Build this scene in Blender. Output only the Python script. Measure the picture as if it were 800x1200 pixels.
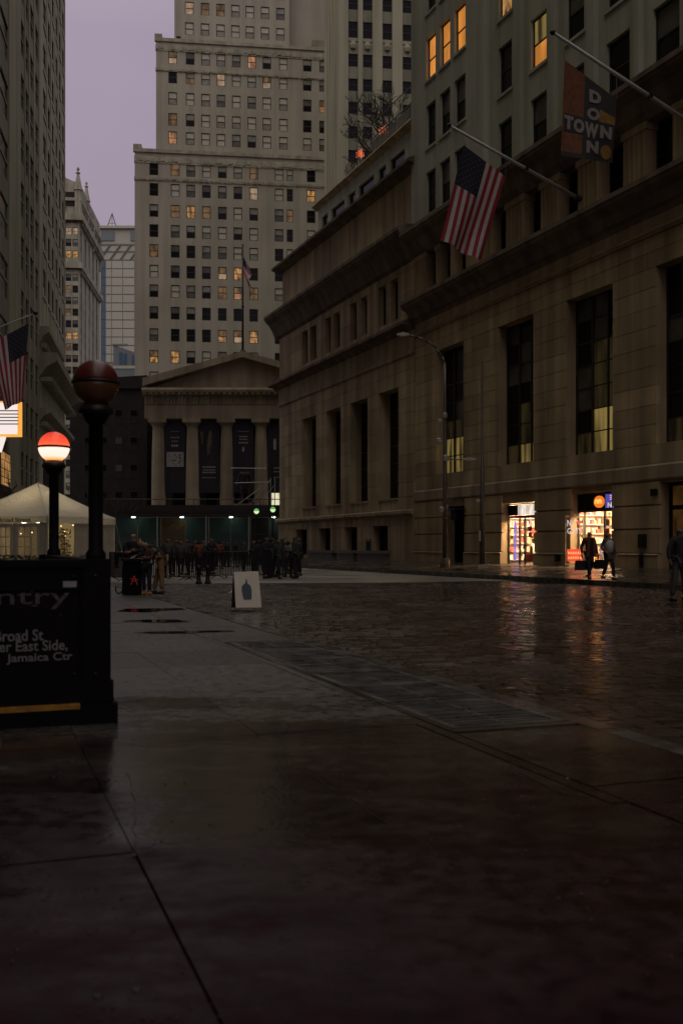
import bpy, bmesh, math, random
from mathutils import Vector, Matrix

random.seed(7)
R = math.radians
SC = bpy.context.scene
COL = SC.collection
for _o in list(bpy.data.objects):
    bpy.data.objects.remove(_o)

# ------------------------------------------------------------------ camera
F = 35 / 36 * 1200          # focal length in photo pixels
H = 640                     # horizon row of the photograph
HC = 1.30                   # camera height above the near pavement
cam = bpy.data.cameras.new("camera")
cam.sensor_fit = 'VERTICAL'
cam.sensor_height = 36
cam.lens = 35
cam.shift_y = 40 / 1200
cam.clip_start = 0.05
cam.clip_end = 6000
cam.dof.use_dof = True
cam.dof.focus_distance = 40
cam.dof.aperture_fstop = 2.6
cam_o = bpy.data.objects.new("camera", cam)
cam_o.location = (0, 0, HC)
cam_o.rotation_euler = (R(90), 0, 0)
COL.objects.link(cam_o)
SC.camera = cam_o

# ------------------------------------------------------------------ sky and light
W = bpy.data.worlds.new("World")
SC.world = W
W.use_nodes = True
nt = W.node_tree
nt.nodes.clear()
out = nt.nodes.new('ShaderNodeOutputWorld')
bg = nt.nodes.new('ShaderNodeBackground')
bg2 = nt.nodes.new('ShaderNodeBackground')
add = nt.nodes.new('ShaderNodeAddShader')
sky = nt.nodes.new('ShaderNodeTexSky')
sky.sky_type = 'NISHITA'
sky.sun_disc = False
sky.sun_elevation = R(3)
sky.sun_rotation = R(215)
sky.dust_density = 3
bg.inputs['Strength'].default_value = 0.006
nt.links.new(sky.outputs[0], bg.inputs[0])
# the overcast layer: lilac near the horizon, a plainer grey overhead
tc = nt.nodes.new('ShaderNodeTexCoord')
sep = nt.nodes.new('ShaderNodeSeparateXYZ')
nz = nt.nodes.new('ShaderNodeTexNoise')
nz.inputs['Scale'].default_value = 2.2
nz.inputs['Detail'].default_value = 4
ramp = nt.nodes.new('ShaderNodeValToRGB')
ramp.color_ramp.elements[0].position = 0.0
ramp.color_ramp.elements[0].color = (0.305, 0.246, 0.312, 1)
ramp.color_ramp.elements[1].position = 1.0
ramp.color_ramp.elements[1].color = (0.80, 0.74, 0.66, 1)
e = ramp.color_ramp.elements.new(0.45)
e.color = (0.33, 0.270, 0.348, 1)
mixn = nt.nodes.new('ShaderNodeMixRGB')
mixn.blend_type = 'MULTIPLY'
mixn.inputs[0].default_value = 0.42
nt.links.new(tc.outputs['Generated'], sep.inputs[0])
nt.links.new(tc.outputs['Generated'], nz.inputs[0])
nt.links.new(sep.outputs[2], ramp.inputs[0])
nt.links.new(ramp.outputs[0], mixn.inputs[1])
nt.links.new(nz.outputs['Fac'], mixn.inputs[2])
nt.links.new(mixn.outputs[0], bg2.inputs[0])
bg2.inputs['Strength'].default_value = 1.1
nt.links.new(bg.outputs[0], add.inputs[0])
nt.links.new(bg2.outputs[0], add.inputs[1])
nt.links.new(add.outputs[0], out.inputs[0])
sun = bpy.data.lights.new("sun", 'SUN')
sun.energy = 0.5
sun.angle = R(60)
sun.color = (1.0, 0.93, 0.72)
sun_o = bpy.data.objects.new("sun", sun)
sun_o.rotation_euler = (R(40), 0, R(-35))
COL.objects.link(sun_o)

SC.view_settings.view_transform = 'Standard'
SC.view_settings.look = 'None'
SC.view_settings.exposure = 0.25
SC.view_settings.gamma = 1.0
SC.cycles.max_bounces = 6
SC.cycles.diffuse_bounces = 3
SC.cycles.glossy_bounces = 3
SC.cycles.transparent_max_bounces = 8
SC.cycles.sample_clamp_indirect = 3.0
SC.cycles.use_denoising = True
SC.cycles.caustics_reflective = False
SC.cycles.caustics_refractive = False

# ------------------------------------------------------------------ materials
MAT = {}
def _new(name):
    m = bpy.data.materials.new(name)
    m.use_nodes = True
    t = m.node_tree
    b = t.nodes['Principled BSDF']
    MAT[name] = m
    return m, t, b

def plain(name, col, rough=0.6, metal=0.0, spec=0.5, var=0.12, scale=3.0):
    """a painted or cloth surface with slight uneven tone"""
    m, t, b = _new(name)
    n = t.nodes.new('ShaderNodeTexNoise')
    n.inputs['Scale'].default_value = scale
    n.inputs['Detail'].default_value = 5
    g = t.nodes.new('ShaderNodeNewGeometry')
    t.links.new(g.outputs['Position'], n.inputs['Vector'])
    r = t.nodes.new('ShaderNodeValToRGB')
    r.color_ramp.elements[0].position = .3
    r.color_ramp.elements[1].position = .7
    r.color_ramp.elements[0].color = (*[c * (1 - var) for c in col], 1)
    r.color_ramp.elements[1].color = (*[min(1, c * (1 + var)) for c in col], 1)
    t.links.new(n.outputs['Fac'], r.inputs[0])
    t.links.new(r.outputs[0], b.inputs['Base Color'])
    b.inputs['Roughness'].default_value = rough
    b.inputs['Metallic'].default_value = metal
    b.inputs['Specular IOR Level'].default_value = spec
    return m

def stone(name, col, var=0.22, scale=0.5, rough=0.85, bump=0.25, streak=0.35, piece=0.10):
    """masonry: cloudy tone, rain streaks, pitted relief, tone of each block"""
    m, t, b = _new(name)
    N = t.nodes.new
    L = t.links.new
    g = N('ShaderNodeNewGeometry')
    n1 = N('ShaderNodeTexNoise'); n1.inputs['Scale'].default_value = scale; n1.inputs['Detail'].default_value = 6
    L(g.outputs['Position'], n1.inputs['Vector'])
    mp = N('ShaderNodeMapping'); mp.inputs['Scale'].default_value = (1.3, 1.3, 0.07)
    L(g.outputs['Position'], mp.inputs['Vector'])
    n2 = N('ShaderNodeTexNoise'); n2.inputs['Scale'].default_value = 0.9; n2.inputs['Detail'].default_value = 5
    L(mp.outputs[0], n2.inputs['Vector'])
    r1 = N('ShaderNodeValToRGB')
    r1.color_ramp.elements[0].position = .3; r1.color_ramp.elements[1].position = .72
    r1.color_ramp.elements[0].color = (*[c * (1 - var) for c in col], 1)
    r1.color_ramp.elements[1].color = (*[min(1, c * (1 + var)) for c in col], 1)
    L(n1.outputs['Fac'], r1.inputs[0])
    r2 = N('ShaderNodeValToRGB')
    r2.color_ramp.elements[0].position = .36; r2.color_ramp.elements[1].position = .6
    k = 1 - streak
    r2.color_ramp.elements[0].color = (k, k, k, 1); r2.color_ramp.elements[1].color = (1, 1, 1, 1)
    L(n2.outputs['Fac'], r2.inputs[0])
    mx = N('ShaderNodeMixRGB'); mx.blend_type = 'MULTIPLY'; mx.inputs[0].default_value = 1
    L(r1.outputs[0], mx.inputs[1]); L(r2.outputs[0], mx.inputs[2])
    oi = N('ShaderNodeObjectInfo')
    mr = N('ShaderNodeMapRange'); mr.inputs[3].default_value = 1 - piece; mr.inputs[4].default_value = 1 + piece
    L(oi.outputs['Random'], mr.inputs[0])
    mx2 = N('ShaderNodeMixRGB'); mx2.blend_type = 'MULTIPLY'; mx2.inputs[0].default_value = 1
    L(mx.outputs[0], mx2.inputs[1]); L(mr.outputs[0], mx2.inputs[2])
    L(mx2.outputs[0], b.inputs['Base Color'])
    n3 = N('ShaderNodeTexNoise'); n3.inputs['Scale'].default_value = 14; n3.inputs['Detail'].default_value = 6
    L(g.outputs['Position'], n3.inputs['Vector'])
    bp = N('ShaderNodeBump'); bp.inputs['Strength'].default_value = bump; bp.inputs['Distance'].default_value = .03
    L(n3.outputs['Fac'], bp.inputs['Height']); L(bp.outputs[0], b.inputs['Normal'])
    b.inputs['Roughness'].default_value = rough
    b.inputs['Specular IOR Level'].default_value = 0.3
    return m

def wet(name, dark, light, r0=0.06, r1=0.45, scale=0.9, bump=0.12, fine=30, piece=.25, spec=.5):
    """rain-wet ground: dark film with smooth puddled patches and rough dry patches"""
    m, t, b = _new(name)
    N = t.nodes.new
    L = t.links.new
    g = N('ShaderNodeNewGeometry')
    n1 = N('ShaderNodeTexNoise'); n1.inputs['Scale'].default_value = scale; n1.inputs['Detail'].default_value = 7; n1.inputs['Roughness'].default_value = .6
    L(g.outputs['Position'], n1.inputs['Vector'])
    rc = N('ShaderNodeValToRGB')
    rc.color_ramp.elements[0].position = .38; rc.color_ramp.elements[1].position = .66
    rc.color_ramp.elements[0].color = (*dark, 1); rc.color_ramp.elements[1].color = (*light, 1)
    L(n1.outputs['Fac'], rc.inputs[0])
    oi = N('ShaderNodeObjectInfo')
    mr = N('ShaderNodeMapRange'); mr.inputs[3].default_value = 1 - piece; mr.inputs[4].default_value = 1 + piece
    L(oi.outputs['Random'], mr.inputs[0])
    mx2 = N('ShaderNodeMixRGB'); mx2.blend_type = 'MULTIPLY'; mx2.inputs[0].default_value = 1
    L(rc.outputs[0], mx2.inputs[1]); L(mr.outputs[0], mx2.inputs[2])
    L(mx2.outputs[0], b.inputs['Base Color'])
    rr = N('ShaderNodeMapRange'); rr.inputs[1].default_value = .36; rr.inputs[2].default_value = .66
    rr.inputs[3].default_value = r0; rr.inputs[4].default_value = r1
    L(n1.outputs['Fac'], rr.inputs[0]); L(rr.outputs[0], b.inputs['Roughness'])
    n3 = N('ShaderNodeTexNoise'); n3.inputs['Scale'].default_value = fine; n3.inputs['Detail'].default_value = 4
    L(g.outputs['Position'], n3.inputs['Vector'])
    bp = N('ShaderNodeBump'); bp.inputs['Strength'].default_value = bump; bp.inputs['Distance'].default_value = .01
    L(n3.outputs['Fac'], bp.inputs['Height']); L(bp.outputs[0], b.inputs['Normal'])
    b.inputs['Specular IOR Level'].default_value = spec
    return m

def glow(name, col, strength, var=0.0, scale=2.0, dark=0.35, stretch=(1, 1, .45)):
    """something that gives off light; var mixes in uneven curtains / goods behind a lit window"""
    m, t, b = _new(name)
    N = t.nodes.new
    L = t.links.new
    b.inputs['Base Color'].default_value = (.02, .02, .02, 1)
    b.inputs['Roughness'].default_value = .15
    if var:
        g = N('ShaderNodeNewGeometry')
        mp = N('ShaderNodeMapping'); mp.inputs['Scale'].default_value = stretch
        L(g.outputs['Position'], mp.inputs['Vector'])
        n = N('ShaderNodeTexNoise'); n.inputs['Scale'].default_value = scale; n.inputs['Detail'].default_value = 5
        L(mp.outputs[0], n.inputs['Vector'])
        r = N('ShaderNodeValToRGB')
        r.color_ramp.elements[0].position = .38; r.color_ramp.elements[1].position = .62
        r.color_ramp.elements[0].color = (*[c * dark for c in col], 1)
        r.color_ramp.elements[1].color = (*col, 1)
        L(n.outputs['Fac'], r.inputs[0])
        L(r.outputs[0], b.inputs['Emission Color'])
    else:
        b.inputs['Emission Color'].default_value = (*col, 1)
    b.inputs['Emission Strength'].default_value = strength
    return m

def clear_glass(name, tint=(1, 1, 1), gloss=.12, rough=.03):
    m, t, b = _new(name)
    t.nodes.remove(b)
    N = t.nodes.new
    o = [x for x in t.nodes if x.type == 'OUTPUT_MATERIAL'][0]
    tr = N('ShaderNodeBsdfTransparent'); tr.inputs[0].default_value = (*tint, 1)
    gl = N('ShaderNodeBsdfGlossy'); gl.inputs['Roughness'].default_value = rough
    lw = N('ShaderNodeLayerWeight'); lw.inputs[0].default_value = .5
    fr = N('ShaderNodeMath'); fr.operation = 'POWER'; fr.inputs[1].default_value = 3.2
    t.links.new(lw.outputs['Facing'], fr.inputs[0])
    mx = N('ShaderNodeMixShader')
    t.links.new(fr.outputs[0], mx.inputs[0])
    t.links.new(tr.outputs[0], mx.inputs[1]); t.links.new(gl.outputs[0], mx.inputs[2])
    t.links.new(mx.outputs[0], o.inputs[0])
    return m

stone('limestone_brown', (.45, .34, .20), var=.2, scale=.35, streak=.4, piece=.15)
stone('limestone_base', (.44, .325, .19), var=.2, scale=.6, streak=.3, piece=.07)
stone('limestone_grey', (.40, .40, .32), var=.12, scale=.3, streak=.22, piece=.04)
stone('limestone_corner', (.45, .355, .22), var=.2, scale=.35, streak=.42, piece=.14)
stone('trim_stone', (.39, .31, .205), var=.18, scale=.7, streak=.35, piece=.04)
stone('cornice_shaded_stone', (.19, .145, .11), var=.25, scale=.7, streak=.45, piece=.04)  # soffit shade put into the colour: a darkened trim stone for cornices and ledges
stone('joint_mortar', (.10, .085, .06), var=.2, scale=1, streak=.2)
stone('tower_stone', (.39, .365, .295), var=.12, scale=.12, streak=.15, piece=.03, bump=.1)
stone('tower_trim', (.37, .35, .275), var=.25, scale=1.2, streak=.2, bump=.6)
stone('slender_stone', (.37, .36, .26), var=.09, scale=.15, streak=.2, bump=.1)
stone('slender_spandrel', (.25, .245, .18), var=.15, scale=.4, streak=.2, bump=.2)
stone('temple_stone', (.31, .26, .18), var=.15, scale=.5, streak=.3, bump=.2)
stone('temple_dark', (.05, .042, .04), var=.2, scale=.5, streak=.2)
stone('gothic_stone', (.40, .39, .30), var=.25, scale=.25, streak=.3, bump=.5)
stone('gothic_side', (.45, .45, .35), var=.2, scale=.25, streak=.3, bump=.4)
stone('left_stone', (.34, .33, .24), var=.1, scale=.2, streak=.25, bump=.2)
stone('left_pale', (.40, .40, .30), var=.12, scale=.2, streak=.3, bump=.3)
stone('granite', (.16, .14, .11), var=.3, scale=8, streak=.1, rough=.45)
stone('dark_brick', (.026, .020, .020), var=.3, scale=1.0, streak=.2)
plain('slate_roof', (.05, .048, .052), .6)
plain('window_frame', (.022, .020, .020), .45)
plain('window_frame_brown', (.03, .024, .02), .45)
plain('glass_dark', (.012, .010, .010), .12, spec=.18)
plain('glass_black', (.006, .005, .006), .15, spec=.12)
plain('blind_grey', (.47, .46, .37), .5, var=.1, scale=1.5)
plain('blind_dim', (.24, .235, .19), .4, var=.3, scale=1.2)
plain('sash_dim', (.09, .085, .07), .35, var=.4, scale=1.2)
glow('lit_orange', (1.0, .50, .16), .40, 1, 2.6, .15)
glow('lit_dim', (1.0, .55, .22), .12, 1, 1.8, .3)
glow('lit_pale', (1.0, .66, .40), .30, 1, 1.5, .45)
glow('lit_red', (1.0, .48, .22), .36, 1, 2, .3)
glow('lit_amber', (1.0, .36, .06), .60, 1, .9, .55)
glow('lit_hall', (1.0, .70, .21), .17, 1, .9, .12, (2.6, 2.6, .22))
glow('lit_hall_dim', (1.0, .70, .25), .016, 1, .9, .12, (2.2, 2.2, .3))
plain('bronze_dark', (.03, .024, .02), .4, metal=.6)
plain('black_metal', (.012, .010, .012), .35, metal=.3)
plain('black_paint', (.006, .0045, .0055), .6, var=.25, spec=.12)
plain('pole_metal', (.16, .14, .115), .45, metal=.7)
plain('pole_brown', (.07, .055, .04), .5, metal=.3)
plain('pale_pole', (.42, .40, .36), .4, metal=.2)
plain('tan_paint', (.16, .125, .07), .5)
# ------------------------------------------------------------------ helpers
def prop(o, label=None, cat=None, group=None, kind=None):
    if label: o['label'] = label
    if cat: o['category'] = cat
    if group: o['group'] = group
    if kind: o['kind'] = kind
    return o

def thing(name, label, cat, loc=(0, 0, 0), rz=0.0, group=None):
    o = bpy.data.objects.new(name, None)
    o.location = loc
    o.rotation_euler = (0, 0, rz)
    o.empty_display_size = .3
    COL.objects.link(o)
    return prop(o, label, cat, group)

def link(name, mesh, parent=None, loc=(0, 0, 0), scale=None, rot=None):
    o = bpy.data.objects.new(name, mesh)
    o.location = loc
    if scale: o.scale = scale
    if rot: o.rotation_euler = rot
    COL.objects.link(o)
    if parent: o.parent = parent
    return o

def copy_tree(o, parent=None):
    c = o.copy()
    COL.objects.link(c)
    if parent: c.parent = parent
    for ch in list(o.children):
        copy_tree(ch, c)
    return c

class MB:
    def __init__(s):
        s.v = []; s.f = []; s.m = []; s.cur = 0
    def face(s, *idx):
        s.f.append(tuple(idx)); s.m.append(s.cur)
    def quad(s, a, b, c, d):
        n = len(s.v); s.v += [tuple(a), tuple(b), tuple(c), tuple(d)]; s.face(n, n + 1, n + 2, n + 3)
    def poly(s, pts):
        n = len(s.v); s.v += [tuple(p) for p in pts]; s.face(*range(n, n + len(pts)))
    def box(s, x0, x1, y0, y1, z0, z1):
        n = len(s.v)
        s.v += [(x0, y0, z0), (x1, y0, z0), (x1, y1, z0), (x0, y1, z0), (x0, y0, z1), (x1, y0, z1), (x1, y1, z1), (x0, y1, z1)]
        for q in ((0, 3, 2, 1), (4, 5, 6, 7), (0, 1, 5, 4), (1, 2, 6, 5), (2, 3, 7, 6), (3, 0, 4, 7)):
            s.face(*[n + i for i in q])
    def hexa(s, pts):
        n = len(s.v); s.v += [tuple(p) for p in pts]
        for q in ((0, 3, 2, 1), (4, 5, 6, 7), (0, 1, 5, 4), (1, 2, 6, 5), (2, 3, 7, 6), (3, 0, 4, 7)):
            s.face(*[n + i for i in q])
    def sweep_x(s, x0, x1, prof):
        """prof: closed list of (y,z), extruded from x0 to x1"""
        n = len(s.v); k = len(prof)
        s.v += [(x0, y, z) for y, z in prof] + [(x1, y, z) for y, z in prof]
        for i in range(k):
            j = (i + 1) % k
            s.face(n + i, n + j, n + k + j, n + k + i)
        s.face(*[n + i for i in reversed(range(k))]); s.face(*[n + k + i for i in range(k)])
    def tube(s, p0, p1, r0, r1=None, n=8, caps=True):
        r1 = r0 if r1 is None else r1
        p0 = Vector(p0); p1 = Vector(p1)
        d = (p1 - p0)
        if d.length < 1e-6: return
        d.normalize()
        a = d.orthogonal().normalized(); b = d.cross(a)
        k = len(s.v)
        for p, r in ((p0, r0), (p1, r1)):
            for i in range(n):
                t = 2 * math.pi * i / n
                s.v.append(tuple(p + a * (r * math.cos(t)) + b * (r * math.sin(t))))
        for i in range(n):
            j = (i + 1) % n
            s.face(k + i, k + j, k + n + j, k + n + i)
        if caps:
            s.face(*[k + i for i in reversed(range(n))]); s.face(*[k + n + i for i in range(n)])
    def path(s, pts, r, n=8):
        for i in range(len(pts) - 1):
            a = r[i] if isinstance(r, (list, tuple)) else r
            b = r[i + 1] if isinstance(r, (list, tuple)) else r
            s.tube(pts[i], pts[i + 1], a, b, n)
    def lathe(s, prof, c=(0, 0, 0), n=16):
        """prof: (radius, z) from bottom to top"""
        k = len(s.v)
        for r, z in prof:
            for i in range(n):
                t = 2 * math.pi * i / n
                s.v.append((c[0] + r * math.cos(t), c[1] + r * math.sin(t), c[2] + z))
        for j in range(len(prof) - 1):
            for i in range(n):
                i2 = (i + 1) % n
                s.face(k + j * n + i, k + j * n + i2, k + (j + 1) * n + i2, k + (j + 1) * n + i)
        s.face(*[k + i for i in reversed(range(n))])
        m = k + (len(prof) - 1) * n
        s.face(*[m + i for i in range(n)])
    def mesh(s, name, mats, smooth=False):
        me = bpy.data.meshes.new(name)
        me.from_pydata(s.v, [], s.f)
        if not isinstance(mats, (list, tuple)): mats = [mats]
        for m in mats:
            me.materials.append(MAT[m] if isinstance(m, str) else m)
        if len(mats) > 1:
            me.polygons.foreach_set('material_index', s.m)
        if smooth:
            me.polygons.foreach_set('use_smooth', [True] * len(me.polygons))
        me.update()
        return me
    def build(s, name, mats, parent=None, smooth=False, loc=(0, 0, 0), kind=None):
        o = link(name, s.mesh(name, mats, smooth), parent, loc)
        if kind: o['kind'] = kind
        return o

def P(px, py, d):
    """the point at distance d that the photograph shows at pixel (px,py)"""
    return Vector(((px - 400) / F * d, d, HC + (H - py) / F * d))

def GD(py, zg=0.0):
    return F * (HC - zg) / (py - H)

class Frame:
    """a facade: x runs along it to the right, y runs inward, z up"""
    def __init__(s, ox, oy, ang):
        s.o = (ox, oy); s.a = ang
        s.x = (math.cos(ang), math.sin(ang)); s.y = (-math.sin(ang), math.cos(ang))
    def depth(s, px, c=0.0):
        t = (px - 400) / F
        return (c + s.o[0] * s.y[0] + s.o[1] * s.y[1]) / (t * s.y[0] + s.y[1])
    def lx(s, px, c=0.0):
        d = s.depth(px, c); t = (px - 400) / F
        return (d * t - s.o[0]) * s.x[0] + (d - s.o[1]) * s.x[1]
    def lz(s, px, py, c=0.0):
        return HC + (H - py) / F * s.depth(px, c)
    def local(s, p):
        a = p[0] - s.o[0]; b = p[1] - s.o[1]
        return (a * s.x[0] + b * s.x[1], a * s.y[0] + b * s.y[1], p[2])
    def world(s, x, y, z=0.0):
        return Vector((s.o[0] + x * s.x[0] + y * s.y[0], s.o[1] + x * s.x[1] + y * s.y[1], z))
    def thing(s, name, label, cat, z=0.0, group=None):
        return thing(name, label, cat, (s.o[0], s.o[1], z), s.a, group)

def wall_mb(mb, x0, x1, z0, z1, ops, depth, y=0.0):
    """a wall face with real openings (x0,x1,z0,z1) and their reveals"""
    xs = sorted(set([x0, x1] + [v for o in ops for v in o[:2] if x0 < v < x1]))
    zs = sorted(set([z0, z1] + [v for o in ops for v in o[2:4] if z0 < v < z1]))
    # merge cells along each row
    for j in range(len(zs) - 1):
        zc = (zs[j] + zs[j + 1]) / 2
        row = [o for o in ops if o[2] < zc < o[3]]
        start = None
        for i in range(len(xs) - 1):
            xc = (xs[i] + xs[i + 1]) / 2
            hole = any(o[0] < xc < o[1] for o in row)
            if not hole and start is None: start = xs[i]
            if hole and start is not None:
                mb.quad((start, y, zs[j]), (xs[i], y, zs[j]), (xs[i], y, zs[j + 1]), (start, y, zs[j + 1])); start = None
        if start is not None:
            mb.quad((start, y, zs[j]), (xs[-1], y, zs[j]), (xs[-1], y, zs[j + 1]), (start, y, zs[j + 1]))
    for a, b, c, d in [o[:4] for o in ops]:
        e = y + depth
        mb.quad((a, y, c), (a, y, d), (a, e, d), (a, e, c))
        mb.quad((b, y, c), (b, e, c), (b, e, d), (b, y, d))
        mb.quad((a, y, d), (b, y, d), (b, e, d), (a, e, d))
        mb.quad((a, y, c), (a, e, c), (b, e, c), (b, y, c))

UNIT = {}
def unit_block(mat):
    if mat not in UNIT:
        b = MB(); b.box(0, 1, 0, 1, 0, 1)
        UNIT[mat] = b.mesh('stone_block', mat)
    return UNIT[mat]

def blocks(parent, x0, x1, courses, ops, length, mat, thick=.22, gap=.014, proud=.0, y=0.0):
    """ashlar: each block an object of its own, running bond, cut at the openings"""
    me = unit_block(mat); n = 0
    for k, (za, zb) in enumerate(courses):
        zc = (za + zb) / 2
        cuts = sorted([(max(o[0], x0), min(o[1], x1)) for o in ops if o[2] < zc < o[3] and o[1] > x0 and o[0] < x1])
        spans = []; c = x0
        for a, b in cuts:
            if a > c: spans.append((c, a))
            c = max(c, b)
        if c < x1: spans.append((c, x1))
        for a, b in spans:
            w = b - a
            m = max(1, round(w / length))
            L = w / m
            edges = [a + i * L for i in range(m + 1)]
            if k % 2 and m >= 2:
                edges = [a] + [a + (i + .5) * L for i in range(m)] + [b]
            for p, q in zip(edges[:-1], edges[1:]):
                pr = random.uniform(0, proud)
                pg = gap / 2 if p > a + 1e-4 else 0
                qg = gap / 2 if q < b - 1e-4 else 0
                link('stone_block', me, parent, (p + pg, y - pr, za + gap / 2), (q - p - pg - qg, thick + pr, zb - za - gap)); n += 1
    return n

PANE = {}
def pane_mesh(w, h, mat):
    k = ('p', round(w, 2), round(h, 2), mat)
    if k not in PANE:
        b = MB(); b.box(0, w, 0, .02, 0, h)
        PANE[k] = b.mesh('pane', mat)
    return PANE[k]

def sash_window(parent, x0, x1, z0, z1, y, mats, frame='window_frame', t=.07, sill=None, mid=True):
    """double-hung sash: frame mesh with a pane each above and below the meeting rail"""
    w = x1 - x0; h = z1 - z0
    k = ('f', round(w, 2), round(h, 2), frame, t, sill, mid)
    if k not in PANE:
        b = MB()
        b.box(0, t, 0, .1, 0, h); b.box(w - t, w, 0, .1, 0, h)
        b.box(t, w - t, 0, .1, 0, t); b.box(t, w - t, 0, .1, h - t, h)
        if mid: b.box(t, w - t, .01, .09, h / 2 - t / 2, h / 2 + t / 2)
        PANE[k] = b.mesh('window', frame)
    o = link('window', PANE[k], parent, (x0, y, z0))
    if mid:
        hh = h / 2 - t * 1.5
        link('pane', pane_mesh(w - 2 * t, hh, mats[0]), o, (t, .06, t))
        link('pane', pane_mesh(w - 2 * t, hh, mats[1]), o, (t, .045, h / 2 + t / 2))
    else:
        link('pane', pane_mesh(w - 2 * t, h - 2 * t, mats[0]), o, (t, .05, t))
    return o

def text_mesh(s, size=1.0, ext=.004, bold=0.0):
    cu = bpy.data.curves.new('lettering', 'FONT')
    cu.body = s; cu.size = size; cu.extrude = ext; cu.resolution_u = 3; cu.offset = bold
    o = bpy.data.objects.new('lettering', cu)
    COL.objects.link(o)
    dg = bpy.context.evaluated_depsgraph_get()
    me = bpy.data.meshes.new_from_object(o.evaluated_get(dg))
    bpy.data.objects.remove(o)
    bpy.data.curves.remove(cu)
    return me

def text_obj(name, s, parent, loc, width, height, mat, ext=.004, bold=0.0, rot=(math.pi / 2, 0, 0)):
    """lettering stretched to a width and height (local x right, z up, read from -y)"""
    me = text_mesh(s, 1.0, ext, bold)
    xs = [v.co.x for v in me.vertices]; ys = [v.co.y for v in me.vertices]
    x0, x1, y0, y1 = min(xs), max(xs), min(ys), max(ys)
    for v in me.vertices:
        v.co.x = (v.co.x - x0) / (x1 - x0) * width
        v.co.y = (v.co.y - y0) / (y1 - y0) * height
    me.materials.clear(); me.materials.append(MAT[mat])
    return link(name, me, parent, loc, rot=rot)

def fabric_light(m, col, f=.4):
    """thin cloth that lets some light through"""
    t = m.node_tree
    b = t.nodes['Principled BSDF']
    o_ = [x for x in t.nodes if x.type == 'OUTPUT_MATERIAL'][0]
    tr = t.nodes.new('ShaderNodeBsdfTranslucent'); tr.inputs[0].default_value = (*col, 1)
    mx = t.nodes.new('ShaderNodeMixShader'); mx.inputs[0].default_value = f
    t.links.new(b.outputs[0], mx.inputs[1]); t.links.new(tr.outputs[0], mx.inputs[2]); t.links.new(mx.outputs[0], o_.inputs[0])
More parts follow.
